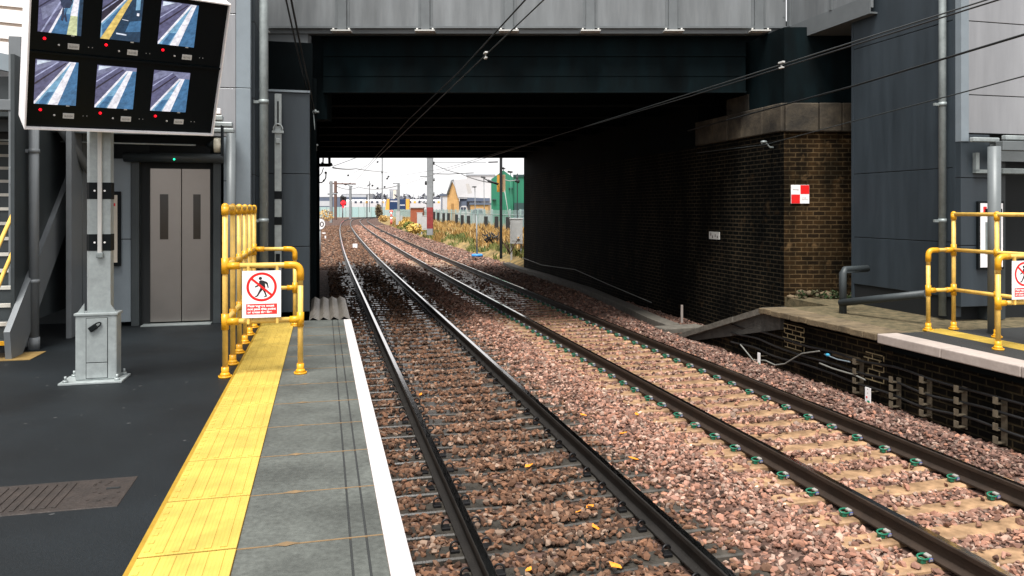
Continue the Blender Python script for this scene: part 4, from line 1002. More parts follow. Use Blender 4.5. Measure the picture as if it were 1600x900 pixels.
mb = MB(); mb.m(1).bx(sx - .085, sx + .10, tx - BD - .0015, tx - BD + .01, .035, .595); mb.m(0).bx(sx - .08, sx + .095, tx - BD - .005, tx - BD, .185, .59, .002); mb.bx(sx - .08, sx + .095, tx - BD - .005, tx - BD, .04, .177, .002); dr = mb.build('access_door', [M['galv'], M['pit']], ms)
mb = MB(); c0 = Vector((sx - .02, tx - BD - .02, .505)); Rr_ = Matrix.Rotation(-.95, 3, 'Y')
mb.box(c0.x, c0.y, c0.z, .05, .022, .075, .008, ry=.95)
loop = [c0 + Rr_.inverted() @ Vector((.018 * math.cos(a), 0, .037 + .035 * math.sin(a) * 1.2)) for a in np.linspace(0, math.pi, 9)]
mb.tube(loop, .006, 8); mb.build('padlock', M['black'], dr)
PWD = .103; sx += .012
mb = MB(); yf = tx - .055
mb.prism([(sx - PWD, yf + .03), (sx - PWD + .03, yf), (sx + PWD, yf), (sx + PWD, yf + .11), (sx - PWD, yf + .11)], .64, 2.95, 'z')
ps = mb.build('post', M['galv'], ms)
for v0, v1 in ((285, 311), (366, 392)):
    z0, z1 = [EYE + (YH - v) / F_PX * 7.0 for v in (v1, v0)]; e = .004
    mb = MB(); mb.m(0).prism([(sx - PWD - e, yf + .03), (sx - PWD + .03 - e, yf - e), (sx + PWD + e, yf - e), (sx + PWD + e, yf + .11 + e), (sx - PWD - e, yf + .11 + e)], z0, z1, 'z'); mb.m(1)
    for a in (-.03, .055): mb.tube([(sx + a, yf - .010, (z0 + z1) / 2), (sx + a, yf - .0042, (z0 + z1) / 2)], .009, 10)
    mb.build('band', [M['black'], M['white']], ms)
zl0 = EYE + (YH - 398) / F_PX * 7
mb = MB(); mb.bx(sx - .0, sx + .035, yf - .035, yf - .006, zl0, 2.6, .006); mb.build('conduit', M['plate'], ps)
mb = MB(); mb.bx(sx - .012, sx + .047, yf - .04, yf - .002, zl0 - .03, zl0 + .02, .006); mb.build('conduit_end', M['galv_dk'], ps)
# the cabinet, in its own tilted frame: x along the face, y into the cabinet, z up the face
yaw, tilt, roll = .71162, .45878, .02888
exv = Vector((math.cos(yaw), math.sin(yaw), 0)); nv = Vector((math.sin(yaw), -math.cos(yaw), 0))
upv = Vector((0, 0, 1)) * math.cos(tilt) + nv * math.sin(tilt)
e1 = exv * math.cos(roll) + upv * math.sin(roll); e2 = -exv * math.sin(roll) + upv * math.cos(roll); eb_ = e2.cross(e1)
CM = Matrix(((e1.x, eb_.x, e2.x, -3.52919), (e1.y, eb_.y, e2.y, 6.9), (e1.z, eb_.z, e2.z, 2.29757), (0, 0, 0, 1)))
if CM.to_3x3() @ Vector((0, 1, 0)) @ nv > 0: CM = CM @ Matrix.Diagonal((1, -1, 1, 1))
CWD, CH, CD = .785, 1.30, .34
mb = MB(CM); r_ = .012
mb.m(0).bx(-CWD, CWD, .08, CD, 0, CH); 
mb.bx(-CWD, -CWD + r_, -.0, .08, 0, CH); mb.bx(CWD - r_, CWD, 0, .08, 0, CH); mb.bx(-CWD + r_, CWD - r_, 0, .08, 0, r_); mb.bx(-CWD + r_, CWD - r_, -.0, .08, CH - r_, CH)
cb_ = mb.build('cabinet', [M['white']], ms)
mb = MB(CM); mb.bx(-CWD + r_, CWD - r_, .045, .079, r_, CH - r_); mb.bx(-CWD + r_, CWD - r_, .022, .05, .664, .682); 
for a in (-.44, .02, .48): pass
mb.build('fascia', M['black_gloss'], cb_)
S1 = {k: scr('screen_' + k, c) for k, c in dict(bed=(.12, .12, .22), bed_dk=(.035, .03, .05), bed_lt=(.22, .23, .36), plat=(.06, .17, .33), plat_lt=(.20, .40, .58), plat_dk=(.02, .05, .095), white=(.88, .86, .93), whit2=(.75, .8, .92), yellow=(.80, .58, .17), paley=(.62, .66, .38), rail=(.035, .035, .07), rail_lt=(.4, .42, .62), fig=(.035, .05, .10), figdk=(.012, .012, .02), sky=(.7, .78, .9)).items()}
KEYS = list(S1); 
def screen(x0, z0, w, h, shapes):
    mb = MB(CM); y = .044
    mb.m(KEYS.index(shapes[0][0])).bx(x0, x0 + w, y - .004, y, z0, z0 + h)
    for i, (k, poly) in enumerate(shapes[1:]):
        mb.m(KEYS.index(k)); yy = y - .005 - i * .0006
        mb.face([(x0 + a * w, yy, z0 + b * h) for a, b in poly])
    mb.build('screen', [S1[k] for k in KEYS], cb_)
def std(tip, top=1.0, sky_=True):
    """platform camera view: track bed left, white edge line, blue platform, broad white strip"""
    a = tip
    sh = [('bed',), ('bed_lt', [(0, .72), (.55, 1), (.2, 1), (0, .9)]), ('bed_dk', [(0, .43), (.72, .96), (.70, .98), (0, .48)]), ('rail_lt', [(0, .60), (.55, .98), (.5, .98), (0, .63)]),
          ('plat_lt', [(0, .02), (a, top), (1, top), (1, 0), (.0, 0)]), ('plat', [(.55, 0), (a + .05, top), (1, top), (1, 0)]), ('plat', [(.12, .05), (.30, .28), (.46, .30), (.28, 0), (.12, 0)]),
          ('white', [(0, 0), (0, .06), (a - .06, top), (a - .0, top), (.02, 0)]), ('white', [(.32, 0), (a, top), (a + .10, top), (.56, 0)])]
    if sky_: sh.append(('sky', [(.03, .88), (.36, .99), (.03, .99)]))
    if top < 1: sh.append(('bed_lt', [(a - .06, top), (1, top), (1, 1), (a - .3, 1)]))
    return sh
SC = [(-.72, .222, std(.84)), (-.262, .218, std(.80, .92)), (.198, .216, std(.76, .84, False)), (.202, .85, std(.84)),
      (-.715, .845, [('bed',), ('bed_lt', [(.05, .5), (.45, .75), (.5, .55), (.1, .25)]), ('rail_lt', [(.06, 0), (.62, .95), (.66, .95), (.10, 0)]), ('rail', [(0, .5), (.5, .86), (.5, .9), (0, .54)]), ('plat', [(.3, 0), (.8, 1), (1, 1), (1, 0)]), ('plat_lt', [(.62, .45), (.78, 1), (.84, 1), (.72, .45)]), ('white', [(.24, 0), (.70, .9), (.74, .9), (.30, 0)]), ('paley', [(.66, 0), (.76, .62), (.88, .62), (.90, 0)]), ('white', [(.72, .42), (.82, 1), (.92, 1), (.885, .42)]), ('plat_dk', [(.9, 0), (.93, 1), (1, 1), (1, 0)]),
        ('fig', [(.50, .30), (.545, .68), (.58, .40), (.60, .30), (.66, .30), (.70, .68), (.66, .28), (.62, .27), (.60, .5), (.56, .28)]), ('fig', [(.50, .62), (.46, .74), (.56, .84), (.72, .84), (.76, .70), (.70, .58), (.55, .56)]), ('figdk', [(.46, .72), (.56, .86), (.58, .97), (.66, .97), (.70, .86), (.76, .72), (.60, .80)])]),
      (-.258, .843, [('plat_dk',), ('bed_dk', [(0, .35), (.6, 1), (0, 1)]), ('bed', [(0, .68), (.35, .95), (.2, 1), (0, 1)]), ('rail_lt', [(0, .60), (.42, .93), (.42, .95), (0, .63)]), ('plat_lt', [(0, .02), (0, .37), (.62, 1), (.72, 1), (.12, .02)]), ('plat', [(.05, .02), (.02, .30), (.45, .75), (.55, .70)]), ('white', [(0, .34), (0, .385), (.60, 1), (.64, 1)]), ('yellow', [(0, 0), (.60, .82), (.74, 1), (.66, 1), (.45, .72), (0, 0)]), ('yellow', [(0, 0), (.66, 1), (.74, 1), (.22, 0)]), ('plat', [(.70, .45), (.98, .5), (.98, .25), (.6, .2)]), ('plat_lt', [(.82, .72), (.82, 1), (.93, 1), (.93, .74)]), ('white', [(.86, .60), (.86, .66), (.92, .66), (.92, .60)]), ('whit2', [(.38, .14), (.38, .17), (.64, .155), (.64, .125)]), ('whit2', [(.50, .475), (.50, .49), (.66, .475), (.66, .46)])])]
PL = {0: 'SLD104', 1: 'SLD105', 2: 'SLD106', 3: 'SLD103', 4: 'SLD101', 5: 'SLD102'}
for i, (x0, z0, shp) in enumerate(SC):
    screen(x0, z0, .312, .388, shp)
    lz = z0 - .053 if i < 3 else z0 - .054
    mb = MB(CM); mb.ball((x0 + .05, .040, z0 - .053), .0125, 2); mb.build('indicator_light', M['lampred'], cb_)
    mb = MB(CM); px = x0 + .262; pz = z0 - .098
    mb.m(0).bx(px - .042, px + .042, .036, .045, pz - .023, pz + .023); mb.m(1).text(PL[i], px, .0355, pz - .010, .024, 'CENTER', .0006, .062); mb.build('number_plate', [M['plate'], M['platetxt']], cb_)
    mb = MB(CM); mb.ball((x0 + .155, .042, z0 - .098), .009, 2); mb.bx(x0 + .24, x0 + .265, .04, .045, z0 - .012, z0 - .002)
    for dx in (.375, .405): mb.ball((x0 + dx, .043, z0 - .093), .004, 1)
    mb.build('fixing', M['plate'], cb_)

# ------------------------------------------------------------------ yellow railings
def elbow(a, b, c, r=.07, n=6):
    a, b, c = Vector(a), Vector(b), Vector(c); p = b + (a - b).normalized() * r; q = b + (c - b).normalized() * r
    return [a] + [(p * (1 - t) ** 2 + b * 2 * t * (1 - t) + q * t * t) for t in np.linspace(0, 1, n)] + [c]
PR, FR = .0262, .0345
def railing(label, s_r, tl, s_g, s_b, H, side):
    """tall row at s_r through tl[0]..tl[-1]; front gate towards s_g at tl[0]; back gate towards s_b at tl[-1]"""
    t = thing('railing', label, 'railing', FM, (s_r, tl[0], 0)); HM, HL = 1.06, .53
    def foot(mb, s, tt): mb.cyl(s, tt, .004, .10, FR, 16); mb.cyl(s, tt, .0, .02, .062, 18); mb.tube([(s, tt, .02), (s, tt, .05)], [.055, FR], 16)
    for i, tt in enumerate(tl):
        mb = MB(); mb.tube([(s_r, tt, .02), (s_r, tt, H)], PR, 16); p = mb.build('post', M['yellow_pipe'], t)
        mb = MB(); foot(mb, s_r, tt); mb.build('base_flange', M['yellow_fit'], p)
        for z in (HL, HM):
            k = .075 if i in (0, len(tl) - 1) else .045
            mb = MB(); mb.cyl(s_r, tt, z - k, z + k, FR, 16); mb.build('fitting', M['yellow_fit'], p)
        mb = MB(); mb.tube([(s_r, tt, H - .085), (s_r, tt, H - .004)], FR, 16); mb.ball((s_r, tt, H - .004), FR, 2); mb.build('fitting', M['yellow_fit'], p)
    for z in (HL, HM):
        mb = MB(); mb.tube([(s_r, tl[0], z), (s_r, tl[-1], z)], PR * .96, 16); mb.build('rail', M['yellow_pipe'], t)
    mb = MB(); mb.tube([(s_r, tl[0], H - .01), (s_r, tl[-1], H - .01)], PR * .96, 16); mb.build('rail', M['yellow_pipe'], t)
    for s_e, tt in ((s_g, tl[0]), (s_b, tl[-1])):
        d = 1 if s_e > s_r else -1
        mb = MB(); mb.tube(elbow((s_r, tt, HM), (s_e, tt, HM), (s_e, tt, HM - .2), .075), PR, 16)
        rl = mb.build('rail', M['yellow_pipe'], t)
        mb = MB(); mb.tube(elbow((s_e - d * .15, tt, HM), (s_e, tt, HM), (s_e, tt, HM - .15), .08), FR, 16); mb.build('fitting', M['yellow_fit'], rl)
        mb = MB(); mb.tube([(s_r + d * .02, tt, HM), (s_r + d * .13, tt, HM)], [FR, FR * .98], 16); mb.build('fitting', M['yellow_fit'], rl)
        mb = MB(); mb.tube([(s_r, tt, HL), (s_e, tt, HL)], PR, 16); rl = mb.build('rail', M['yellow_pipe'], t)
        mb = MB(); mb.tube([(s_r + d * .02, tt, HL), (s_r + d * .12, tt, HL)], FR, 16); mb.build('fitting', M['yellow_fit'], rl)
        mb = MB(); mb.tube([(s_e - d * .10, tt, HL), (s_e, tt, HL)], FR, 16); mb.build('fitting', M['yellow_fit'], rl)
        mb = MB(); mb.tube([(s_e, tt, .02), (s_e, tt, HM - .15)], PR, 16); p = mb.build('post', M['yellow_pipe'], t)
        mb = MB(); foot(mb, s_e, tt); mb.build('base_flange', M['yellow_fit'], p)
        mb = MB(); mb.cyl(s_e, tt, HL - .07, HL + .07, FR, 16); mb.build('fitting', M['yellow_fit'], p)
    return t
railing('yellow tubular railing with six tall posts on the platform with the yellow strip', -.905, [7.63 + .622 * i for i in range(6)], -.215, -.375, 1.63, 1)
railing('yellow tubular railing at the end of the opposite platform, behind the white edge stones', 8.145, [7.0, 7.665, 8.33], 7.455, 7.74, 1.545, -1)

def prohibition(label, x, t, z, w, h):
    mb = MB(FM @ Matrix.Translation((x, t, z)))
    mb.m(0).bx(-w/2, w/2, -.002, .002, -h/2, h/2)
    cz = h * .155; r = w * .395
    y = -.0026
    mb.m(1).ring(0, cz, r * .83, r, y)
    k = r / .40
    def P(pts): return [(a * k, cz + b * k) for a, b in pts]
    mb.m(2)
    mb.disc(-.035 * k, cz + .235 * k, .045 * k, y - .0002, 20)
    mb.flat(P([(-.075, .155), (-.02, .185), (.03, .18), (.13, .14), (.165, .10), (.185, -.03), (.155, -.035), (.13, .06), (.085, .10), (.10, -.02), (.05, -.06), (-.035, -.04), (-.055, .05), (-.06, .10)]), y - .0004)
    mb.flat(P([(-.06, .13), (-.10, .06), (-.17, .02), (-.18, .0), (-.16, -.015), (-.07, .03), (-.04, .08)]), y - .0006)
    mb.flat(P([(-.035, -.03), (.05, -.04), (-.04, -.16), (-.10, -.255), (-.15, -.275), (-.19, -.25), (-.13, -.23), (-.09, -.15)]), y - .0008)
    mb.flat(P([(.0, -.04), (.09, -.04), (.10, -.14), (.14, -.25), (.13, -.27), (.05, -.29), (.06, -.265), (.10, -.25), (.06, -.15)]), y - .0010)
    mb.m(1)
    a = math.radians(-41); dx, dz = math.cos(a), math.sin(a); hw = r * .075; L = r * .9
    mb.flat([(-dx*L - dz*hw*-1, cz - dz*L - dx*hw), (-dx*L + dz*hw*-1, cz - dz*L + dx*hw), (dx*L + dz*hw*-1, cz + dz*L + dx*hw), (dx*L - dz*hw*-1, cz + dz*L - dx*hw)], y - .0014)
    bz0, bz1 = -h * .43, -h * .205
    mb.m(3).flat([(-w * .40, bz0), (w * .40, bz0), (w * .40, bz1), (-w * .40, bz1)], y)
    mb.m(0); sz = h * .066
    for i, (s, ww) in enumerate((('Passengers must', .69), ('not pass this point', .73), ('or cross the line', .63))):
        mb.text(s, -w * .365, y - .0006, bz1 - h * .064 - i * h * .066, sz, 'LEFT', .0012, w * ww)
    mb.m(4)
    for a in (-w * .35, w * .4): mb.bx(a - .012, a + .012, .003, .03, -h / 2 - .06, h / 2 + .05)
    o = mb.build('warning_sign', [M['white'], M['red'], M['ink'], M['redtxt'], M['yellow_pipe']], TM=org(FM, (x, t, z)))
    o['label'] = label; o['category'] = 'warning sign'
prohibition('white no-pedestrians sign hanging on the yellow railing of the striped platform', door_s(409, 7.59), 7.585, (EYE + (YH - 460.5) / F_PX * 7.17), .352, .448)
prohibition('white no-pedestrians sign on the opposite yellow railing, cut by the right edge', door_s(1580.5, 6.96) + .176, 6.955, (EYE + (YH - 440.5) / F_PX * 8.4), .352, .44)

# red and white clearance sign, small number plate on the tunnel side wall
mb = MB(WM); zc_ = W(1250, 303.5, YW - .02); w_ = .335 / 2
cx, cz = zc_.x, zc_.z
mb.m(0).bx(cx - w_, cx + w_, YW - .03, YW - .012, cz - w_ * 1.02, cz + w_ * 1.02, .002)
mb.m(1).flat([(cx + .004, cz + .004), (cx + w_ - .003, cz + .004), (cx + w_ - .003, cz + w_ - .0), (cx + .004, cz + w_ - .0)], YW - .032)
mb.flat([(cx - w_ + .003, cz - w_ - .0), (cx - .004, cz - w_), (cx - .004, cz - .004), (cx - w_ + .003, cz - .004)], YW - .032)
mb.m(2).text('Warning', cx - w_ * .5, YW - .0325, cz + w_ * .45, .034, 'CENTER', .0005, .105); mb.text('Limited', cx + .025, YW - .0325, cz - .075, .026, 'LEFT', .0002, .08); mb.text('clearance', cx + .025, YW - .0325, cz - .105, .026, 'LEFT', .0002, .115)
solo(mb, 'clearance_sign', [M['white'], M['red'], M['greyink']], 'square sign of two red and two white quarters on the brick wing wall', 'sign', (cx, YW, cz))
k = (1117 - 800) / F_PX; Y = (S_AB / .97014) / (k + .25); t = CY(S_AB / .97014, Y)[1]; z = EYE + (YH - 368) / F_PX * Y
mb = MB(); mb.m(0).bx(S_AB - .02, S_AB - .002, t - .22, t + .22, z - .08, z + .08)
mb.m(1)
for a, b, c in ((-.14, -.02, .02), (-.05, .0, .03), (.07, -.03, .03), (.14, .02, .04)): mb.bx(S_AB - .022, S_AB - .02, t + a - .012, t + a + .012, z + b - .03, z + b + c)
solo(mb, 'number_plate', [M['plate'], M['black']], 'small grimy white plate fixed to the dark brick side wall of the underpass', 'plate', (S_AB, t, z))

# ------------------------------------------------------------------ overhead line
def wire(pts, r, mt, lb, sag=0):
    a, b = Vector(pts[0]), Vector(pts[-1]); P = []
    pts = [Vector(p) for p in pts]
    for i in range(len(pts) - 1):
        for k in range(10):
            f = k / 10; p = pts[i].lerp(pts[i+1], f); p.z -= sag * 4 * f * (1 - f); P.append(p)
    P.append(pts[-1]); mb = MB(WM); mb.tube(P, r, 6)
    return solo(mb, 'overhead_wire', mt, lb, 'overhead wire', pts[0], 'overhead wires')
hW1 = EYE + 1.79; hW2 = EYE + 1.66
wt = list(np.arange(-6, 40, 8)) + [50, 70, 100, 130]
wire([PW(.97 * 1.885, t, hW1) for t in wt], .007, M['wire'], 'contact wire over the track by the striped platform')
wire([PW(.97 * 1.74, -6, hW1 + .18), PW(.97 * 1.83, 10, hW1 + .06), PW(.97 * 1.8, 16, hW1 + .10), PW(.97 * 1.88, 32, hW1 + .08), PW(.97 * 1.88, 60, hW1 + .9)], .008, M['wire_dk'], 'thin dark wire running just above the contact wire of the near track')
wire([PW(.97 * 5.26, t, hW2) for t in wt], .007, M['wire'], 'contact wire over the track by the opposite platform')
wire([PW(.97 * 5.33, -6, hW2 + .02), PW(.97 * 5.33, 10, hW2 - .02), PW(.97 * 5.26, 20, hW2 + .03), PW(.97 * 5.26, 32, hW2 + .1), PW(.97 * 5.26, 60, hW2 + .9)], .0075, M['wire_dk'], 'thin dark wire running just under the contact wire of the far track')
fA, fB, fC = W(1600, 54, 8.0), W(1335, 134, 11.6), W(1105, 196, 16.0)
wire([fA + (fA - fB) * 2, fA, fB, fC, W(1040, 214, 20)], .0145, M['wire_dk'], 'thickest black feeder cable crossing the dark side of the opposite lift tower')
gA, gB, gC = W(1600, 119, 8.0), W(1335, 189, 11.2), W(1196, 226, 14.1)
wire([gA + (gA - gB) * 2, gA, gB, gC, W(1020, 247, 20)], .008, M['wire'], 'thin grey wire reaching the bracket on the brick side wall')
wire([W(430, -80, 8.5), W(447, 0, 9.5), W(468, 95, 11), W(488, 172, 13.6)], .012, M['wire_dk'], 'left of the two dark cables dropping to the bracket beside the clad pier', 0)
wire([W(438, -80, 8.5), W(455, 0, 9.5), W(474, 95, 11), W(491, 172, 13.6)], .014, M['wire_dk'], 'right of the two dark cables dropping to the bracket beside the clad pier', 0)
# clamps on the contact wires, wall brackets
for u_, v_, Y, lb in ((1221, 101, None, 'small pale splice clamp on the contact wire of the far track'), (750, 86, None, 'small pale splice clamp on the contact wire of the near track')):
    c = 5.26 if u_ > 1000 else 1.885; hh = (hW2 if u_ > 1000 else hW1) - EYE; Y = hh * F_PX / (YH - v_); s_, t_ = CY(c, Y)
    mb = MB(); mb.box(s_, t_, EYE + hh + .025, .035, .09, .02, .004); mb.box(s_, t_, EYE + hh - .035, .03, .07, .018, .004); mb.bx(s_ - .004, s_ + .004, t_ - .01, t_ + .01, EYE + hh - .035, EYE + hh + .02)
    solo(mb, 'wire_clamp', M['plate'], lb, 'clamp', (s_, t_, EYE + hh))
p = W(1196, 226, 14.25); mb = MB(WM); mb.tube([(p.x - .08, p.y, p.z + .02), (p.x, p.y, p.z + .05), (p.x + .08, p.y, p.z - .05), (p.x + .35, p.y + .05, p.z - .06)], .016, 8); mb.ball((p.x - .03, p.y, p.z + .05), .05, 2, (1.3, 1, .6))
solo(mb, 'wall_bracket', M['galv_dk'], 'small pale insulator bracket high on the shade-darkened brick side wall', 'bracket', p)
p = W(488, 175, 13.8); mb = MB(WM); mb.m(0).tube([(p.x - .12, p.y, p.z), (p.x + .12, p.y, p.z)], .02, 8); mb.m(1).ball((p.x - .07, p.y, p.z), .045, 2); mb.m(0).ball((p.x + .05, p.y, p.z + .01), .04, 2)
mb.tube([(p.x + .02, p.y, p.z), (p.x + .05, p.y + .1, p.z - .7)], .01, 6)
solo(mb, 'wall_bracket', [M['galv_dk'], mat('ochre_insulator', (.45, .28, .12), .5, var=.1)], 'small bracket with an ochre insulator at the top corner of the clad pier', 'bracket', p)
p = W(487, 229, 14.3); mb = MB(WM); mb.tube([(p.x - .2, p.y, p.z - .06), (p.x, p.y, p.z - .06), (p.x + .02, p.y, p.z + .02), (p.x + .12, p.y, p.z + .03)], .018, 8); mb.ball((p.x + .03, p.y, p.z + .04), .04, 2)
solo(mb, 'wall_bracket', M['galv'], 'lower small bracket on the edge of the underpass above the speed sign', 'bracket', p)

# fallen orange leaves
LF = [(912, 653), (974, 682), (990, 722), (922, 798), (904, 806), (931, 832), (962, 892), (826, 898), (827, 733), (657, 620), (995, 652)]
for i, (u_, v_) in enumerate(LF):
    Y = (EYE + .955) * F_PX / (v_ - YH); X = (u_ - 800) / F_PX * Y; rr = random.Random(i); mb = MB(WM); a = rr.uniform(0, 3); ll = rr.uniform(.035, .06)
    pts = [(-1, 0, 0), (-.4, .45, .12), (.3, .5, .05), (1, .1, .2), (.4, -.4, .1), (-.4, -.42, .02)]
    q = [Vector((X + (x * math.cos(a) - y * math.sin(a)) * ll, Y + (x * math.sin(a) + y * math.cos(a)) * ll, -.945 + z * ll + rr.uniform(.02, .035))) for x, y, z in pts]
    for k_ in range(6): mb.face([(q[0] + q[3]) / 2 + Vector((0, 0, -.004)), q[k_], q[(k_ + 1) % 6]])
    o = solo(mb, 'fallen_leaf', M.setdefault('leaf', mat('orange_leaf', (.72, .25, .02), .6, var=.25, vs=30)), 'small orange leaf lying on the brown and pink ballast', 'leaf', (X, Y, -.94), 'fallen orange leaves on the ballast')

# ------------------------------------------------------------------ beyond the bridge
M['pale_fence'] = mat('pale_green_palisade', (0.2752, 0.3784, 0.3612), .5, .1, var=.12, vs=1.5)
M['post_blk'] = mat('black_timber_post', (.02, .02, .02), .8, var=.2)
M['mast'] = mat('grey_mast', (.22, .235, .245), .6, .1, var=.2, vs=2)
M['mast_dk'] = mat('dark_mast', (.018, .020, .022), .6, var=.2)
M['mast_rust'] = mat('rusty_mast', (.13, .075, .06), .8, var=.3)
M['cab_grey'] = mat('grey_cabinet', (0.4128, 0.4214, 0.4128), .5, var=.1, vs=4)
M['hut'] = mat('hut_brick', (.30, .085, .04), .8, var=.2, vs=5)
M['barn'] = mat('barn_ochre_brick', (.50, .30, .12), .85, var=.2, vs=2)
M['roofw'] = mat('white_sheet_roof', (.46, .45, .45), .5, var=.05)
M['shed'] = mat('green_shed_cladding', (.02, .165, .095), .5, var=.08, vs=.6, stretch=(8, 8, .3))
M['shed_dk'] = mat('dark_shed_trim', (.02, .05, .05), .6, var=.1)
M['trainw'] = mat('white_train', (.52, .52, .54), .35, var=.04)
M['navy'] = mat('navy_blue', (.012, .035, .10), .4, var=.1)
M['ylw'] = mat('warning_yellow', (.75, .38, .06), .5, var=.08)
M['farb'] = mat('far_pale_building', (.42, .44, .47), .7, var=.1, vs=.2)
M['farb_dk'] = mat('far_dark_building', (.10, .125, .18), .6, var=.15, vs=.2)
M['winfar'] = mat('far_window', (.04, .05, .08), .3, var=0)
M['carsil'] = mat('silver_car_paint', (.50, .53, .56), .25, .4, var=.03)
M['tyre'] = mat('tyre', (.015, .015, .015), .8, var=0)

# palisade fence beside the line
fz = thing('palisade_fence', 'pale green palisade fence on the grassy bank, running from the cabinet towards the train', 'fence', WM, PW(11.4, 36, 0))
SF = 11.4; bays = []
t = 33.0; nb_ = 0
while t < 160:
    L_ = 2.75; a, b = PW(SF, t, 0), PW(SF, t + L_, 0)
    mb = MB(WM); dv = (b - a).normalized(); ang = math.atan2(dv.y, dv.x)
    mb.box(a.x, a.y, .80, .08, .10, 1.62, rz=ang); mb.build('post', M['pale_fence'], fz)
    mb = MB(WM)
    npal = 12 if t < 80 else 9
    for k in range(npal):
        p = a.lerp(b, (k + .5) / npal); wd = .055 if t < 80 else .09
        mb.box(p.x, p.y, .79, wd, .012, 1.52, rz=ang + random.uniform(-.03, .03))
    for z in (.35, 1.25):
        m_ = a.lerp(b, .5); mb.box(m_.x, m_.y + .0, z, L_ - .1, .03, .05, rz=ang)
    mb.build('pale_panel', M['pale_fence'], fz); t += L_
# short black posts in front of it
i = 0
for u_, vt, vb in ((793, 339, 370), (776, 338, 365), (759, 338, 364), (732, 337, 356), (722, 336, 358), (713, 335, 355), (701, 333, 352), (693, 333, 350), (685, 332, 347), (678, 331, 345)):
    # intersect pixel column with the line 0.35 m in front of the fence
    best = min(np.arange(34, 150, .25), key=lambda q: abs(800 + F_PX * PW(SF - .6, q).x / PW(SF - .6, q).y - u_))
    p = PW(SF - .6, float(best), -.05); mb = MB(WM); z1 = EYE + (YH - vt) / F_PX * p.y
    mb.box(p.x, p.y, (z1 - .1) / 2, .26, .16, z1 + .1, .02)
    solo(mb, 'fence_post', M['post_blk'], 'short black post standing in the dry grass before the pale palisade fence', 'post', p, 'black posts before the palisade fence'); i += 1

# dry grass
mb_n = 15000; pts = []; cols = []; faces = []
gcol = [(.40, .235, .07), (.45, .29, .10), (.30, .18, .06), (.50, .36, .17), (.13, .15, .04), (.20, .20, .06), (.09, .13, .04)]
for i in range(mb_n):
    t = 32 + 85 * random.random() ** 1.7; s = random.uniform(8.35, 12.2)
    cl = mnoise.noise(Vector((t * .16, s * .6, 0)))
    if s < 8.9 and cl < -.05: continue
    dry = (s > 9.3 and cl > -.30) or cl > .22
    zb_ = float(np.interp(s, [c[0] for c in BANK], [c[1] for c in BANK])); p = PW(s, t, zb_ - .03)
    hgt = random.uniform(.22, .62) * (1.0 if dry else .6) * (1 + .6 * max(0, cl)); wd = random.uniform(.012, .03) * (1 + t / 60)
    a = random.uniform(0, 6.28); lean = Vector((math.cos(a), math.sin(a), 0)) * hgt * random.uniform(.15, .7); sd = Vector((-math.sin(a + .8), math.cos(a + .8), 0)) * wd
    n0 = len(pts); pts += [p - sd, p + sd, p + lean * .5 + sd * .7 + Vector((0, 0, hgt * .7)), p + lean + Vector((0, 0, hgt)), p + lean * .5 - sd * .7 + Vector((0, 0, hgt * .7))]
    faces.append((n0, n0 + 1, n0 + 2, n0 + 3, n0 + 4)); c = gcol[random.randint(0, 3)] if dry else gcol[random.randint(4, 6)]; k = random.uniform(.8, 1.15)
    cols += [(c[0] * k, c[1] * k, c[2] * k, 1)] * 5
me = bpy.data.meshes.new('dry_grass'); me.from_pydata([tuple(p) for p in pts], [], faces)
ca_ = me.color_attributes.new('Col', 'FLOAT_COLOR', 'POINT'); ca_.data.foreach_set('color', np.array(cols, np.float32).ravel()); me.materials.append(attr_mat('grass_blade'))
o = bpy.data.objects.new('dry_grass', me); COL.objects.link(o); o['kind'] = 'stuff'

def solo_at(mb, name, mats, label, cat, p, group=None): return solo(mb, name, mats, label, cat, p, group)
# masts
def mast(label, u, vb, Y, w, vtop, mt, arm=None, red=None):
    b = W(u, vb, Y); tp_ = W(u, vtop, Y); t = thing('catenary_mast', label, 'mast', WM, b)
    mb = MB(WM); hw = w / 2; z1 = tp_.z
    mb.bx(b.x - hw, b.x + hw, Y - hw, Y - hw * .8, b.z - .3, z1); mb.bx(b.x - hw, b.x + hw, Y + hw * .8, Y + hw, b.z - .3, z1); mb.bx(b.x - hw * .35, b.x + hw * .35, Y - hw * .8, Y + hw * .8, b.z - .3, z1)
    mb.build('shaft', mt, t)
    if red:
        mb = MB(WM); z0_, z1_ = W(0, red[1], Y).z, W(0, red[0], Y).z; mb.bx(b.x - hw - .004, b.x + hw + .004, Y - hw - .006, Y + hw, z0_, z1_); mb.build('red_band', mat('faded_red', (.22, .03, .028), .7, var=.4, vs=3), t)
    for a in arm or []:
        mb = MB(WM); mb.tube([W(*q, Y) for q in a[0]], a[1] / 2, 8); mb.build('arm', a[2] if len(a) > 2 else mt, t)
    return t
mast('big grey lineside mast with a faded red band near its foot', 672, 361, 57, .44, 215, M['mast'],
     [([(655, 313), (668, 319)], .09), ([(656, 275.5), (677, 276)], .07), ([(664, 286), (672, 286)], .3, M['mast_dk']), ([(676, 255), (679, 255)], .25, M['mast_dk']), ([(677, 278), (677.5, 283)], .22), ([(677, 300), (677, 306)], .2)], (324, 357))
t = mast('slim black mast with an orange board, right side of the opening under the bridge', 782.8, 394, 34.5, .13, 200, M['mast_dk'],
     [([(779, 288), (762, 282)], .10), ([(778, 253), (763, 253.5)], .06), ([(788, 263), (785, 263)], .10), ([(793, 268), (801, 269)], .08), ([(752, 276), (762, 282)], .05)])
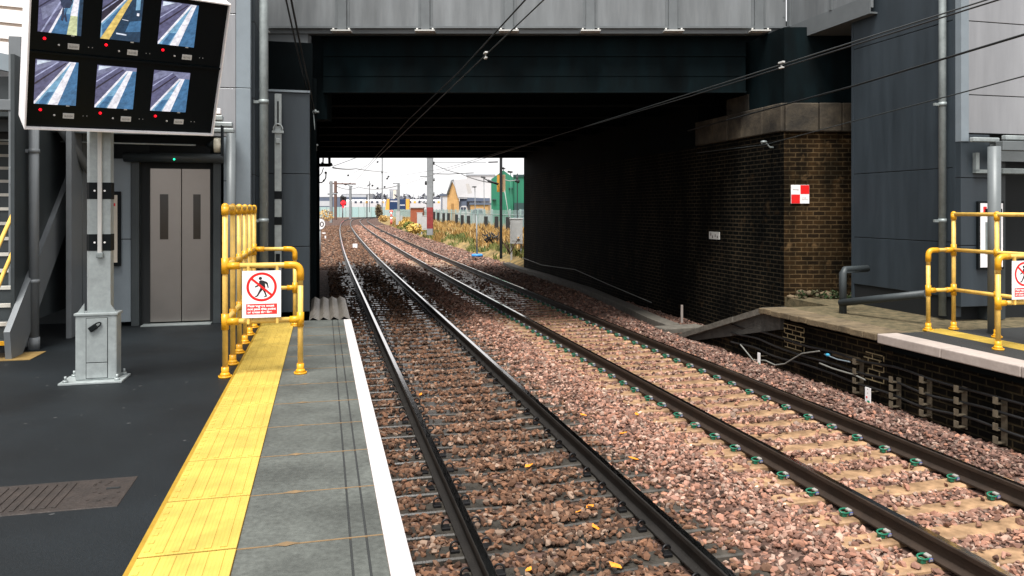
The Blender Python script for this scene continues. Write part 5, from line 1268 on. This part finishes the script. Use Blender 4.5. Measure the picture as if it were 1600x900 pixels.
mb = MB(WM); a, b = W(776.5, 300, 34.75), W(789.5, 273, 34.75); mb.m(0).bx(a.x, (a.x + b.x) / 2 + .03, 34.72, 34.75, a.z, b.z); mb.m(1).bx((a.x + b.x) / 2 + .03, b.x, 34.72, 34.75, a.z, b.z); mb.build('board', [M['ylw'], mat('pale_orange', (.8, .55, .32), .5, var=.05)], t)
mb = MB(WM); mb.tube([W(788.6, 281, 34.6), W(797, 283, 34.6), W(806, 281.5, 34.6)], .018, 6); mb.build('cable', M['cab_grey'], t)
mb = MB(WM); mb.tube([W(788.5, 298, 34.6), W(795, 338, 34.7), W(797, 350, 34.8)], .016, 6); mb.build('stay_cable', M['cab_grey'], t)
mast('thin dark lamp mast at the right end, before the green shed', 808.3, 347, 40, .05, 271, M['mast_dk'], [([(805, 282), (812, 284)], .18), ([(808, 274), (808, 284)], .12)])
far = [('pale grey mast left of the rusty mast by the red signal', 517.3, 345, 120, .40, 283, M['mast'], [([(512, 303), (526, 303)], .25)]),
       ('rust-red mast with a long cross arm beside the red signal', 524.3, 341, 130, .42, 283, M['mast_rust'], [([(514, 286), (526, 287), (556, 287.5)], .22, M['mast_rust']), ([(534, 286), (540, 289), (548, 286)], .18, M['mast_dk']), ([(520, 302), (528, 301)], .2, M['mast_dk'])]),
       ('grey-brown mast right of the red signal before the far fence', 547.5, 340, 150, .42, 291, M['mast'], [([(544, 289), (551, 292)], .2)]),
       ('thin black mast before the far pale fence at the bend', 573.4, 339, 190, .22, 304, M['mast_dk'], None),
       ('grey mast rising behind the yellow-ended locomotive', 622.8, 342, 110, .32, 286, M['mast'], [([(614, 286.5), (624, 286.5)], .14), ([(616, 304), (622, 309)], .14, M['mast_dk'])]),
       ('tall thin pale mast above the far white train', 597.2, 330, 210, .28, 205, M['mast'], [([(596, 269), (598, 269)], .6, M['mast_dk'])]),
       ('faint thin mast with dark fittings left of the tall thin mast', 577.4, 330, 230, .16, 283, M['mast_dk'], [([(574, 291), (579, 287)], .3)])]
for a in far: mast(*a)
# far overhead wires strung between masts
wire([W(520, 262, 31.5), W(556, 263.5, 50), W(597, 268, 90), W(606, 269, 110)], .03, M['wire'], 'far wire from the bracket at the left of the opening to the tall thin mast', .05)
wire([W(520, 260, 31.6), W(558, 246, 32.5)], .012, M['wire'], 'short wire rising from the bracket to the underside of the bridge')
wire([W(676, 255, 57), W(719, 271, 46), W(779, 287, 34.5)], .022, M['wire_dk'], 'far wire from the big grey mast down to the slim black mast', .1)
wire([W(676, 271.5, 57), W(702, 272, 60), W(740, 270, 64)], .03, M['wire_dk'], 'level far wire right of the big grey mast, above the barn')
wire([W(676, 253.5, 57), W(760, 253.5, 57)], .02, M['wire'], 'topmost level far wire between the two masts on the right')
wire([W(526, 291, 130), W(560, 292, 150), W(622, 290, 110)], .05, M['wire'], 'faint far wire behind the red signal', .5)
for k, (u_, v_, Y) in enumerate(((590, 253, 60), (607, 276, 90), (544, 274, 120), (605, 279, 100), (582, 290, 150), (590, 294, 160), (601, 292, 150))):
    p = W(u_, v_, Y); mb = MB(WM); r_ = Y * .0009
    mb.tube([W(u_ - 1.3, v_ + .9, Y), W(u_ + 1.2, v_ - .9, Y)], r_, 6); mb.ball(p, r_ * 1.6, 1)
    solo(mb, 'insulator', M['mast_dk'], 'small dark insulator hanging in the tangle of far wires over the bend', 'insulator', p, 'insulators in the far wires')
# insulator assembly at the left edge of the opening
p0 = W(498, 257, 31); ia = thing('insulator_bracket', 'black insulator bracket with looped cables at the top left of the opening', 'bracket', WM, p0)
mb = MB(WM); mb.tube([W(496, 258, 31), W(515, 258, 31), W(519, 256.5, 31)], .07, 8); mb.tube([W(505, 247, 31), W(504.5, 257, 31)], .03, 6); mb.tube([W(514.5, 244, 31), W(515, 258, 31)], .055, 6); mb.build('arm', M['mast_dk'], ia)
mb = MB(WM); mb.tube([W(504, 256, 31), W(505, 254, 31)], [.09, .05], 8); mb.build('insulator', M['mast_dk'], ia)
mb = MB(WM); mb.tube([W(505.5, 262, 31), W(503, 270, 31), W(497, 277, 31)], .018, 6); mb.tube([W(509.5, 270, 31), W(509, 278, 31), W(506, 283, 31), W(502, 285.5, 31), W(497, 284.5, 31)], .025, 6); mb.ball(W(509, 270, 31), .06, 1); mb.ball(W(506, 282, 31), .045, 1); mb.build('cable_loop', M['mast_dk'], ia)

# red signal
p = W(536.3, 317, 215); sg = thing('railway_signal', 'railway signal glowing red beside the rusty mast before the far fence', 'signal', WM, W(536, 341, 215))
mb = MB(WM); mb.cyl(p.x - .3, p.y + .6, -1.0, p.z + .3, .16, 10); mb.build('post', M['mast'], sg)
mb = MB(WM); mb.box(p.x - .1, p.y + .4, p.z + .5, 1.7, .5, 2.6, .15); mb.tube([W(533, 306, 214), W(538, 310, 214)], [.45, .4], 10); mb.build('head', M['mast_dk'], sg)
mb = MB(WM); mb.ball((p.x, p.y - .05, p.z), .66, 2, (1, .5, 1)); mb.build('red_lens', M['signalred'], sg)
mb = MB(WM); mb.ball((p.x, p.y - .03, p.z - 1.1), .3, 2, (1, .5, 1)); mb.build('red_lens', M['signalred'], sg)
# speed sign
Ys = 38; c = W(499.3, 350, Ys); ssn = thing('speed_sign', 'round white speed sign ending in 0, half hidden by the black wall edge', 'speed sign', WM, (c.x, Ys, -.98))
mb = MB(WM); mb.cyl(c.x + .02, Ys + .05, -1.0, c.z, .035, 10); mb.build('post', M['mast'], ssn)
mb = MB(WM @ Matrix.Translation(c)); mb.m(0).tube([(0, 0, 0), (0, .02, 0)], .30, 40); mb.m(2).ring(0, 0, .275, .30, -.003); mb.m(1).text('50', .012, -.004, -.135, .37, 'CENTER', .004, .40); mb.build('disc', [M['white'], M['ink'], M['mast_dk']], ssn)

# lineside cabinets, hut, bush, posts
def cabinet(label, u0, u1, vt, vb, Y, mt, legs=0, lid=True, name='lineside_cabinet'):
    a, b = W(u0, vb, Y), W(u1, vt, Y); t = thing(name, label, 'cabinet', WM, ((a.x + b.x) / 2, Y, a.z)); w = b.x - a.x; z0 = a.z + legs
    mb = MB(WM); mb.bx(a.x, b.x, Y - w * .4, Y + w * .4, z0, b.z - .05, .01); bd = mb.build('body', mt, t)
    mb = MB(WM); mb.bx(a.x - .03, b.x + .03, Y - w * .43, Y + w * .43, b.z - .048, b.z, .01); mb.build('lid', mt, t)
    mb = MB(WM); mb.bx(a.x + w * .12, b.x - w * .12, Y - w * .4 - .012, Y - w * .4, z0 + (b.z - z0) * .12, b.z - (b.z - z0) * .15); mb.build('door', mt, t)
    if legs:
        for x in (a.x + .06, b.x - .06):
            mb = MB(WM); mb.bx(x - .045, x + .045, Y - .1, Y + .1, a.z - .3, z0); mb.build('leg', mt, t)
    return t
t = cabinet('tall grey lineside cabinet on legs at the right edge of the opening', 797, 816.5, 341, 401, 36, M['cab_grey'], .62)
a = W(808, 373, 36); mb = MB(WM); mb.m(0).bx(a.x - .02, a.x + .13, 35.70, 35.735, a.z, a.z + .16); mb.m(1).bx(a.x + .02, a.x + .08, 35.695, 35.70, a.z + .03, a.z + .1); mb.build('warning_plate', [M['plate'], M['ylw']], t)
cabinet('narrow white lineside cabinet just right of the red-brown hut', 652, 660, 332, 361, 68, M['cab_grey'], .4)
cabinet('squat white lineside cabinet beside the foot of the big grey mast', 659.5, 669, 337, 359, 66, M['cab_grey'])
cabinet('small far white cabinet left of the red-brown hut', 619, 625, 330, 351, 92, M['cab_grey'])
cabinet('lowest small far white box left of the red-brown hut', 625.5, 629, 337, 346, 93, M['cab_grey'])
t = thing('equipment_hut', 'red-brown lineside hut with pale flat roof left of the big grey mast', 'hut', WM, W(652, 351, 79))
a, b = W(642.5, 352, 79), W(661.5, 325, 79); mb = MB(WM); mb.bx(a.x, b.x, 78.4, 79.8, a.z - .3, b.z); mb.build('wall', M['hut'], t)
mb = MB(WM); mb.bx(a.x - .08, b.x + .08, 78.3, 79.9, b.z, b.z + .1); mb.build('roof', M['cab_grey'], t)
p = W(611.5, 347, 96); mb = MB(WM)
for i in range(4): mb.m(i % 2).cyl(p.x, p.y, p.z + i * .32 - (.3 if i == 0 else 0), p.z + (i + 1) * .32, .14, 10)
mb.m(0).ball(W(611.5, 331, 96), .28, 1, (1, .4, 1))
solo(mb, 'marker_post', [mat('marker_red', (.6, .12, .09), .6, var=.1), M['white']], 'short red and white banded marker post left of the small far cabinet', 'post', p)
bp0 = W(591, 340, 125); bs = thing('bush', 'bare brown bush at the bend of the tracks before the far fence', 'bush', WM, bp0)
mb = MB(WM); mb.leaves(bp0 + Vector((0, 0, 1.1)), (.55, .6, 1.15), 420, .16, 5); mb.leaves(bp0 + Vector((.35, 0, .7)), (.45, .4, .7), 160, .14, 6); mb.build('foliage', mat('bush_brown', (.16, .125, .07), .9, var=.3, vs=3), bs)
mb = MB(WM)
for k in range(7): a = k * .9; mb.tube([bp0 + Vector((0, 0, -.3)), bp0 + Vector((.3 * math.cos(a), .3 * math.sin(a), .9)), bp0 + Vector((.55 * math.cos(a), .5 * math.sin(a), 2.1))], [.05, .03, .01], 5)
mb.build('stem', M['mast_rust'], bs)
for k, (u_, v_, Y, r, col_, lb) in enumerate(((634, 353, 74, .7, (.55, .38, .10), 'yellow dry grass clump left of the red-brown hut'), (648, 361, 66, .75, (.55, .38, .10), 'yellow dry grass clump at the foot of the narrow white cabinet'), (640, 356, 70, .6, (.13, .15, .03), 'dark green shrub between the yellow clumps by the hut'), (600, 344, 110, .8, (.5, .33, .12), 'straw coloured clump beside the brown bush at the bend'), (508, 341, 110, 1.4, (.48, .31, .11), 'straw coloured clump at the far left before the pale fence'))):
    p = W(u_, v_, Y); pl = thing('grass_clump', lb, 'grass clump', WM, p); mb = MB(WM); mb.leaves(p + Vector((0, 0, r * .3)), (r, r * .8, r * .6), 320, .13, k); mb.build('foliage', mat('clump_%d' % k, col_, .9, var=.3, vs=4), pl)
# blue disc on a pole
p = W(745.5, 399, 38); bd_ = thing('marker_pole', 'thin grey pole standing on a bright blue round base at the ballast edge', 'pole', WM, p)
mb = MB(WM); mb.tube([p, W(744.5, 338, 38)], .035, 8); mb.build('pole', M['mast'], bd_)
mb = MB(WM); mb.cyl(p.x, p.y, p.z - .05, p.z + .07, .31, 28, .26); mb.build('base', mat('bright_blue', (0.0258, 0.2150, 0.5332), .4, var=.05), bd_)
# tangle of dead branches
p = W(768, 372, 40); mb = MB(WM); rr = random.Random(9)
for k in range(26):
    a = rr.uniform(0, 6.28); q = p + Vector((rr.uniform(-.35, .35), rr.uniform(-.2, .2), rr.uniform(-.3, .1))); mb.tube([q, q + Vector((math.cos(a) * .3, math.sin(a) * .2, rr.uniform(.1, .5)))], rr.uniform(.015, .045), 5)
solo(mb, 'dead_branches', M['mast_dk'], 'dark tangle of dead branches in the dry grass left of the black mast', 'branches', p)
p = W(800, 394, 34.6); mb = MB(WM)
for k in range(14):
    a = rr.uniform(0, 6.28); mb.tube([p + Vector((-.1, 0, -.1)), p + Vector((-.1 + math.cos(a) * .25, math.sin(a) * .1, .35)), p + Vector((-.1 + math.cos(a) * .55, math.sin(a) * .2, .55 + rr.uniform(-.2, .3)))], [.02, .014, .006], 5)
solo(mb, 'bare_shrub', M['mast_rust'], 'small bare shrub at the foot of the tall grey cabinet', 'shrub', p)
for u_, v_, w_, h_, lb in ((555, 385, .30, .22, 'white box lying between the rails of the near track beyond the bridge'), (506, 363.5, .36, .10, 'pale flat slab on the ballast right of the speed sign'), (508.5, 371, .12, .22, 'small white peg on the ballast right of the speed sign')):
    Y = (EYE + .96) * F_PX / (v_ + 2 - YH); p = W(u_, v_ + 2, Y); mb = MB(WM); mb.box(p.x, p.y, p.z + h_ / 2, w_, w_ * .7, h_ + .06, .015); solo(mb, 'trackside_block', M['white'], lb, 'block', p)
for u_, v_, lb in ((545.5, 361, 'dark plate between the rails of the near track before the bend'), (596, 361.5, 'dark plate between the rails of the far track before the bend')):
    Y = (EYE + .96) * F_PX / (v_ + 1 - YH); p = W(u_, v_ + 1, Y); mb = MB(WM); mb.box(p.x, p.y, p.z + .04, .45, .8, .12, .02); solo(mb, 'track_plate', M['mast_dk'], lb, 'plate', p)

# far fence, train, locomotive, buildings
t = thing('palisade_fence', 'long pale fence across the far end where the tracks bend right', 'fence', WM, W(545, 339, 262))
YFf = 262
for i in range(16):
    a, b = W(470 + i * 10, 339, YFf), W(479.6 + i * 10, 323.5, YFf); mb = MB(WM)
    n = 9
    for k in range(n): x = a.x + (b.x - a.x) * (k + .5) / n; mb.bx(x - (b.x - a.x) / n * .46, x + (b.x - a.x) / n * .46, YFf, YFf + .03, a.z - .5, b.z)
    mb.build('pale_panel', mat('far_fence_%d' % i, (.33 + .03 * math.sin(i * 2.1), .46, .46), .6, var=.1), t)
    mb = MB(WM); mb.bx(a.x - .1, a.x + .1, YFf - .1, YFf, a.z - .5, b.z + .05); mb.build('post', M['pale_fence'], t)
YT = 285
def railcar(label, u0, u1):
    a, b = W(u0, 326, YT), W(u1, 311.8, YT); zb_, zt_ = a.z - 1.0, b.z
    t = thing('train_carriage', label, 'train', WM, ((a.x + b.x) / 2, YT, zb_))
    pf = [(-1.4, zb_), (1.4, zb_), (1.4, zt_ - .6), (1.0, zt_ - .1), (.0, zt_), (-1.0, zt_ - .1), (-1.4, zt_ - .6)]
    mb = MB(WM); mb.prism([(YT + y, z) for y, z in pf], a.x, b.x, 'x'); mb.build('body', M['trainw'], t)
    n = 4
    for k in range(n):
        x = a.x + (b.x - a.x) * (k + .5) / n; zz_ = W(0, 315.8, YT).z; mb = MB(WM); mb.bx(x - .42, x + .42, YT - 1.43, YT - 1.401, zz_ - .42, zz_ + .42); mb.build('window', M['winfar'] if (k + int(u0)) % 3 else M['ylw'], t)
    mb = MB(WM); mb.bx(a.x + .3, b.x - .3, YT - 1.42, YT - 1.402, zb_ + .1, zb_ + .45); mb.build('skirt', M['farb'], t)
for lb, u0, u1 in (('leftmost white train carriage behind the far fence, right of the red signal', 536, 569.5), ('white train carriage behind the thin black mast at the bend', 570, 603), ('white train carriage just right of the yellow-ended locomotive', 638, 667), ('white train carriage to the right of the big grey mast', 667.5, 697)): railcar(lb, u0, u1)
YL = 255; a, b = W(603, 325, YL), W(640, 311, YL); lo = thing('locomotive', 'navy blue locomotive with yellow ends and a pale stripe, by the far white train', 'locomotive', WM, ((a.x + b.x) / 2, YL, a.z))
mb = MB(WM); x0, x1 = W(609.5, 0, YL).x, W(635, 0, YL).x; mb.bx(x0, x1, YL - 1.4, YL + 1.4, a.z - .6, b.z, .1); mb.build('body', M['navy'], lo)
mb = MB(WM); mb.prism([(a.x, a.z - .6), (x0 - .01, a.z - .6), (x0 - .01, b.z), (a.x + .6, b.z)], YL - 1.42, YL + 1.42); mb.build('cab', M['ylw'], lo)
mb = MB(WM); mb.prism([(x1 + .01, a.z - .6), (b.x, a.z - .6), (b.x, b.z), (x1 + .01, b.z)], YL - 1.42, YL + 1.42); mb.build('cab', M['ylw'], lo)
mb = MB(WM); mb.bx(x0 + .3, x0 + 2.8, YL - 1.43, YL - 1.41, W(0, 315.5, YL).z, W(0, 313.5, YL).z); mb.build('stripe', M['trainw'], lo)
mb = MB(WM); mb.bx(x0 + 3.4, x0 + 5.2, YL - 1.43, YL - 1.41, W(0, 321.5, YL).z, W(0, 319.5, YL).z); mb.build('stripe', M['farb'], lo)
def block(name, label, cat, u0, u1, vt, vb, Y, mt, roof=None, win=None, depth=8):
    a, b = W(u0, vb, Y), W(u1, vt, Y); t = thing(name, label, cat, WM, ((a.x + b.x) / 2, Y, -1.1)); z0 = min(a.z, -1.1)
    mb = MB(WM); mb.bx(a.x, b.x, Y, Y + depth, z0, b.z); mb.build('wall', mt, t)
    mb = MB(WM); mb.bx(a.x - .1, b.x + .1, Y - .1, Y + depth + .1, b.z, b.z + .25); mb.build('roof', roof or mt, t)
    for (wu0, wu1, wv0, wv1, wm) in win or []:
        p, q = W(wu0, wv1, Y - .06), W(wu1, wv0, Y - .06); mb = MB(WM); mb.bx(p.x, q.x, Y - .06, Y - .005, p.z, q.z); mb.build('window', wm, t)
    return t
block('low_building', 'low grey far building with a dark window band behind the red signal', 'building', 534, 577.5, 303.5, 313, 330, M['farb'], M['farb'], [(536, 573, 308, 312.5, M['farb_dk'])])
block('low_building', 'dark blue-grey far building at the left end of the far fence', 'building', 488, 535, 308, 326, 320, M['farb_dk'], M['farb'], [(499, 516, 314, 322, M['farb'])])
block('tower_block', 'far grey and beige tower block above the locomotive', 'tower block', 608.5, 619.5, 296.5, 315, 420, M['farb'], None, [(614.5, 619, 297, 313, mat('beige_far', (.6, .57, .5), .7, var=.05)), (609.5, 610.5, 299, 313, M['farb_dk']), (612, 613, 299, 313, M['farb_dk'])])
# far tree line: one mass
mb = MB(WM); rr = random.Random(4)
for k in range(110):
    u_ = rr.choice([rr.uniform(575, 605), rr.uniform(620, 700)]); Y = 340 + rr.uniform(0, 40); p = W(u_, 316, Y); hh = rr.uniform(1.0, 3.2)
    mb.leaves(p + Vector((0, 0, hh * .4)), (2.2, 1.5, hh), 16, 1.0, k)
struct(mb, 'far_trees', mat('far_tree_grey', (.12, .125, .15), .9, var=.3, vs=.3), 'stuff')
for k in range(7):
    u_ = (578, 606, 646, 655, 664, 690, 636)[k]; p = W(u_, 316, 335); mb = MB(WM); mb.cyl(p.x, p.y, -1.0, W(0, (304, 304, 303, 306, 305, 300, 302)[k], 335).z, .16, 6)
    mb.bx(p.x - .9, p.x + .1, 334.95, 335.05, W(0, 308, 335).z, W(0, 308, 335).z + .2)
    solo(mb, 'lamp_post', M['mast'], 'distant thin post sticking up above the far tree line', 'post', (p.x, 335, -1), 'distant thin posts on the skyline')

# ochre barn with a white roof
YB = 92; bn = thing('barn', 'ochre brick barn with a long white roof behind the palisade fence', 'barn', WM, W(706, 330, YB))
g = [(698, 328), (699, 304), (706, 282), (717, 307), (717, 328)]
gp = [(W(a, b, YB).x, W(a, b, YB).z) for a, b in g]; gp[0] = (gp[0][0], 0); gp[-1] = (gp[-1][0], 0)
mb = MB(WM); mb.prism(gp, YB, YB + .3); mb.build('gable_wall', M['barn'], bn)
e0, e1_ = W(717, 308, YB), W(766, 310, YB + 5); r0, r1_ = W(708, 281, YB), W(768, 277, YB + 7)
mb = MB(WM); mb.m(0); mb.face([e0 + Vector((-.1, -.3, 0)), e1_, r1_, r0]); mb.face([e0 + Vector((-.1, -.3, -.15)), r0 + Vector((0, 0, -.15)), r1_ + Vector((0, 0, -.15)), e1_ + Vector((0, 0, -.15))]); mb.m(1)
a, b, c, d = [W(u_, v_, YB - .25) for u_, v_ in ((731, 303), (738, 302), (733, 287), (727.5, 287))]; mb.face([a, b, c, d])
mb.build('roof', [M['roofw'], mat('roof_light_grey', (.45, .43, .41), .5, var=.05)], bn)
mb = MB(WM); p = gp[1]; mb.tube([W(699, 304.5, YB - .1), W(706, 281.5, YB - .1), W(709, 281.5, YB - .1)], .13, 6); mb.build('verge', M['mast'], bn)
mb = MB(WM); mb.bx(e0.x, e1_.x, YB + 3, YB + 8, 0, e0.z - .2); mb.build('side_wall', M['roofw'], bn)
mb = MB(WM); mb.bx(e0.x, e1_.x, YB + 1.2, YB + 3, e0.z - .5, e0.z - .1); mb.bx(e0.x, e0.x + .9, YB + .4, YB + 2.99, 0, e0.z - .5); mb.bx(W(747, 0, YB).x, W(750, 0, YB).x, YB + 2.9, YB + 2.98, 0, e0.z - .5); mb.build('eave_shade', M['farb_dk'], bn)  # solid dark boxes put in for the shade below the eaves
mb = MB(WM); mb.bx(W(705, 0, YB).x, W(709, 0, YB).x, YB - .05, YB, 0, W(0, 318, YB).z); mb.build('door', mat('barn_door', (.3, .17, .06), .8, var=.1), bn)
bk = block('warehouse', 'pale warehouse roof rising behind the white barn roof', 'warehouse', 729, 772, 274, 330, 112, M['roofw'], M['farb'], None, 10)
block('outbuilding', 'small white outbuilding with dark roof edge left of the ochre barn', 'outbuilding', 688, 699.5, 306, 330, 98, M['trainw'], M['farb_dk'], [(689.5, 691, 308, 328, M['farb_dk'])])
block('outbuilding', 'low brown shed with a dark roof edge in front of the white barn', 'outbuilding', 735, 763, 320, 330, 84, M['barn'], M['farb_dk'])
# green shed
YG = 68; gs = thing('green_shed', 'large green gabled shed behind the palisade fence at the right of the opening', 'shed', WM, W(785, 330, YG))
g = [(767.5, 340), (767.5, 280), (786.5, 266), (801.5, 277), (801.5, 340)]; gp = [(W(a, b, YG).x, W(a, b, YG).z) for a, b in g]; gp[0] = (gp[0][0], 0); gp[-1] = (gp[-1][0], 0)
mb = MB(WM); mb.prism(gp, YG, YG + 14); mb.build('gable', M['shed'], gs)
mb = MB(WM); a, b = W(801.8, 340, YG), W(822, 276, YG); mb.bx(a.x, b.x, YG + .3, YG + 14, 0, b.z); mb.build('wing', M['shed'], gs)
mb = MB(WM); mb.bx(a.x, b.x, YG + .2, YG + 14.1, b.z, b.z + .2); mb.build('roof_edge', M['shed_dk'], gs)
mb = MB(WM); mb.bx(W(803.5, 0, YG).x, b.x, YG - .2, YG + .29, .6, W(0, 317, YG).z); mb.build('door', M['shed_dk'], gs)
for u_, v_ in ((772, 312), (798, 294)):
    p = W(u_, v_, YG - .2); mb = MB(WM); mb.box(p.x, YG - .15, p.z, .35, .28, .12, .02); mb.build('lamp', M['shed_dk'], gs)
for u_, v_, Y, lb in ((786, 263.5, 60, 'upper yard floodlight on a pole above the green shed ridge'), (797, 269, 60, 'lower yard floodlight in front of the green shed ridge'), (755, 277, 62, 'yard floodlight on a pole before the white barn roof'), (741, 292, 64, 'small yard floodlight low against the white barn roof')):
    p = W(u_, v_, Y); fl = thing('floodlight', lb, 'floodlight', WM, (p.x, Y, 0)); mb = MB(WM); mb.tube([(p.x + .1, Y + .1, 0), (p.x + .05, Y + .1, p.z)], .035 if u_ < 760 else .03, 6); mb.build('pole', M['mast'] if u_ < 760 else M['shed'], fl); mb = MB(WM); mb.ball(p, .22, 2, (1, .7, .28)); mb.build('lamp_head', M['mast_dk'], fl)
# parked cars
def car(label, u0, u1, vt, vb, Y, mt):
    a, b = W(u0, vb, Y), W(u1, vt, Y); L_, H_ = b.x - a.x, 1.45; z0 = 0.0; zt_ = b.z; H_ = zt_ - z0
    t = thing('parked_car', label, 'car', WM, ((a.x + b.x) / 2, Y, 0)); x = a.x
    body = [(x + .02 * L_, z0 + .2), (x + .98 * L_, z0 + .2), (x + L_, z0 + H_ * .48), (x + .97 * L_, z0 + H_ * .60), (x + .70 * L_, z0 + H_ * .66), (x + .28 * L_, z0 + H_ * .64), (x + .03 * L_, z0 + H_ * .56), (x, z0 + H_ * .36)]
    mb = MB(WM); mb.prism(body, Y - .85, Y + .85); mb.build('body', mt, t)
    roof = [(x + .22 * L_, z0 + H_ * .645), (x + .78 * L_, z0 + H_ * .655), (x + .68 * L_, z0 + H_ * .97), (x + .60 * L_, z0 + H_), (x + .42 * L_, z0 + H_ * .99), (x + .34 * L_, z0 + H_ * .93)]
    mb = MB(WM); mb.prism(roof, Y - .72, Y + .72); cb2 = mb.build('cabin', mt, t)
    for k0_, k1_ in ((.29, .49), (.515, .70)):
        q = [(x + k0_ * L_, z0 + H_ * .68), (x + k1_ * L_, z0 + H_ * .68), (x + (k1_ - (.045 if k1_ > .6 else 0)) * L_, z0 + H_ * .92), (x + (k0_ + (.07 if k0_ < .4 else 0)) * L_, z0 + H_ * .92)]
        mb = MB(WM); mb.prism(q, Y - .735, Y - .722); mb.build('window', M['winfar'], t)
    for k_ in (.18, .81):
        mb = MB(WM); mb.tube([(x + k_ * L_, Y - .87, .31), (x + k_ * L_, Y - .65, .31)], .31, 20); w_ = mb.build('wheel', M['tyre'], t)
        mb = MB(WM); mb.tube([(x + k_ * L_, Y - .885, .31), (x + k_ * L_, Y - .871, .31)], .19, 16); mb.build('rim', M['galv'], w_)
car('silver car parked behind the palisade fence in front of the green shed and barn', 724, 769, 325.5, 347, 72, M['carsil'])
car('grey-blue car half hidden behind the tall grey cabinet', 797, 836, 327, 347, 58, mat('grey_blue_paint', (.16, .24, .27), .25, .3, var=.03))
car('white car partly visible between the barn and the brown shed', 712, 737, 321.5, 334, 86, M['trainw'])
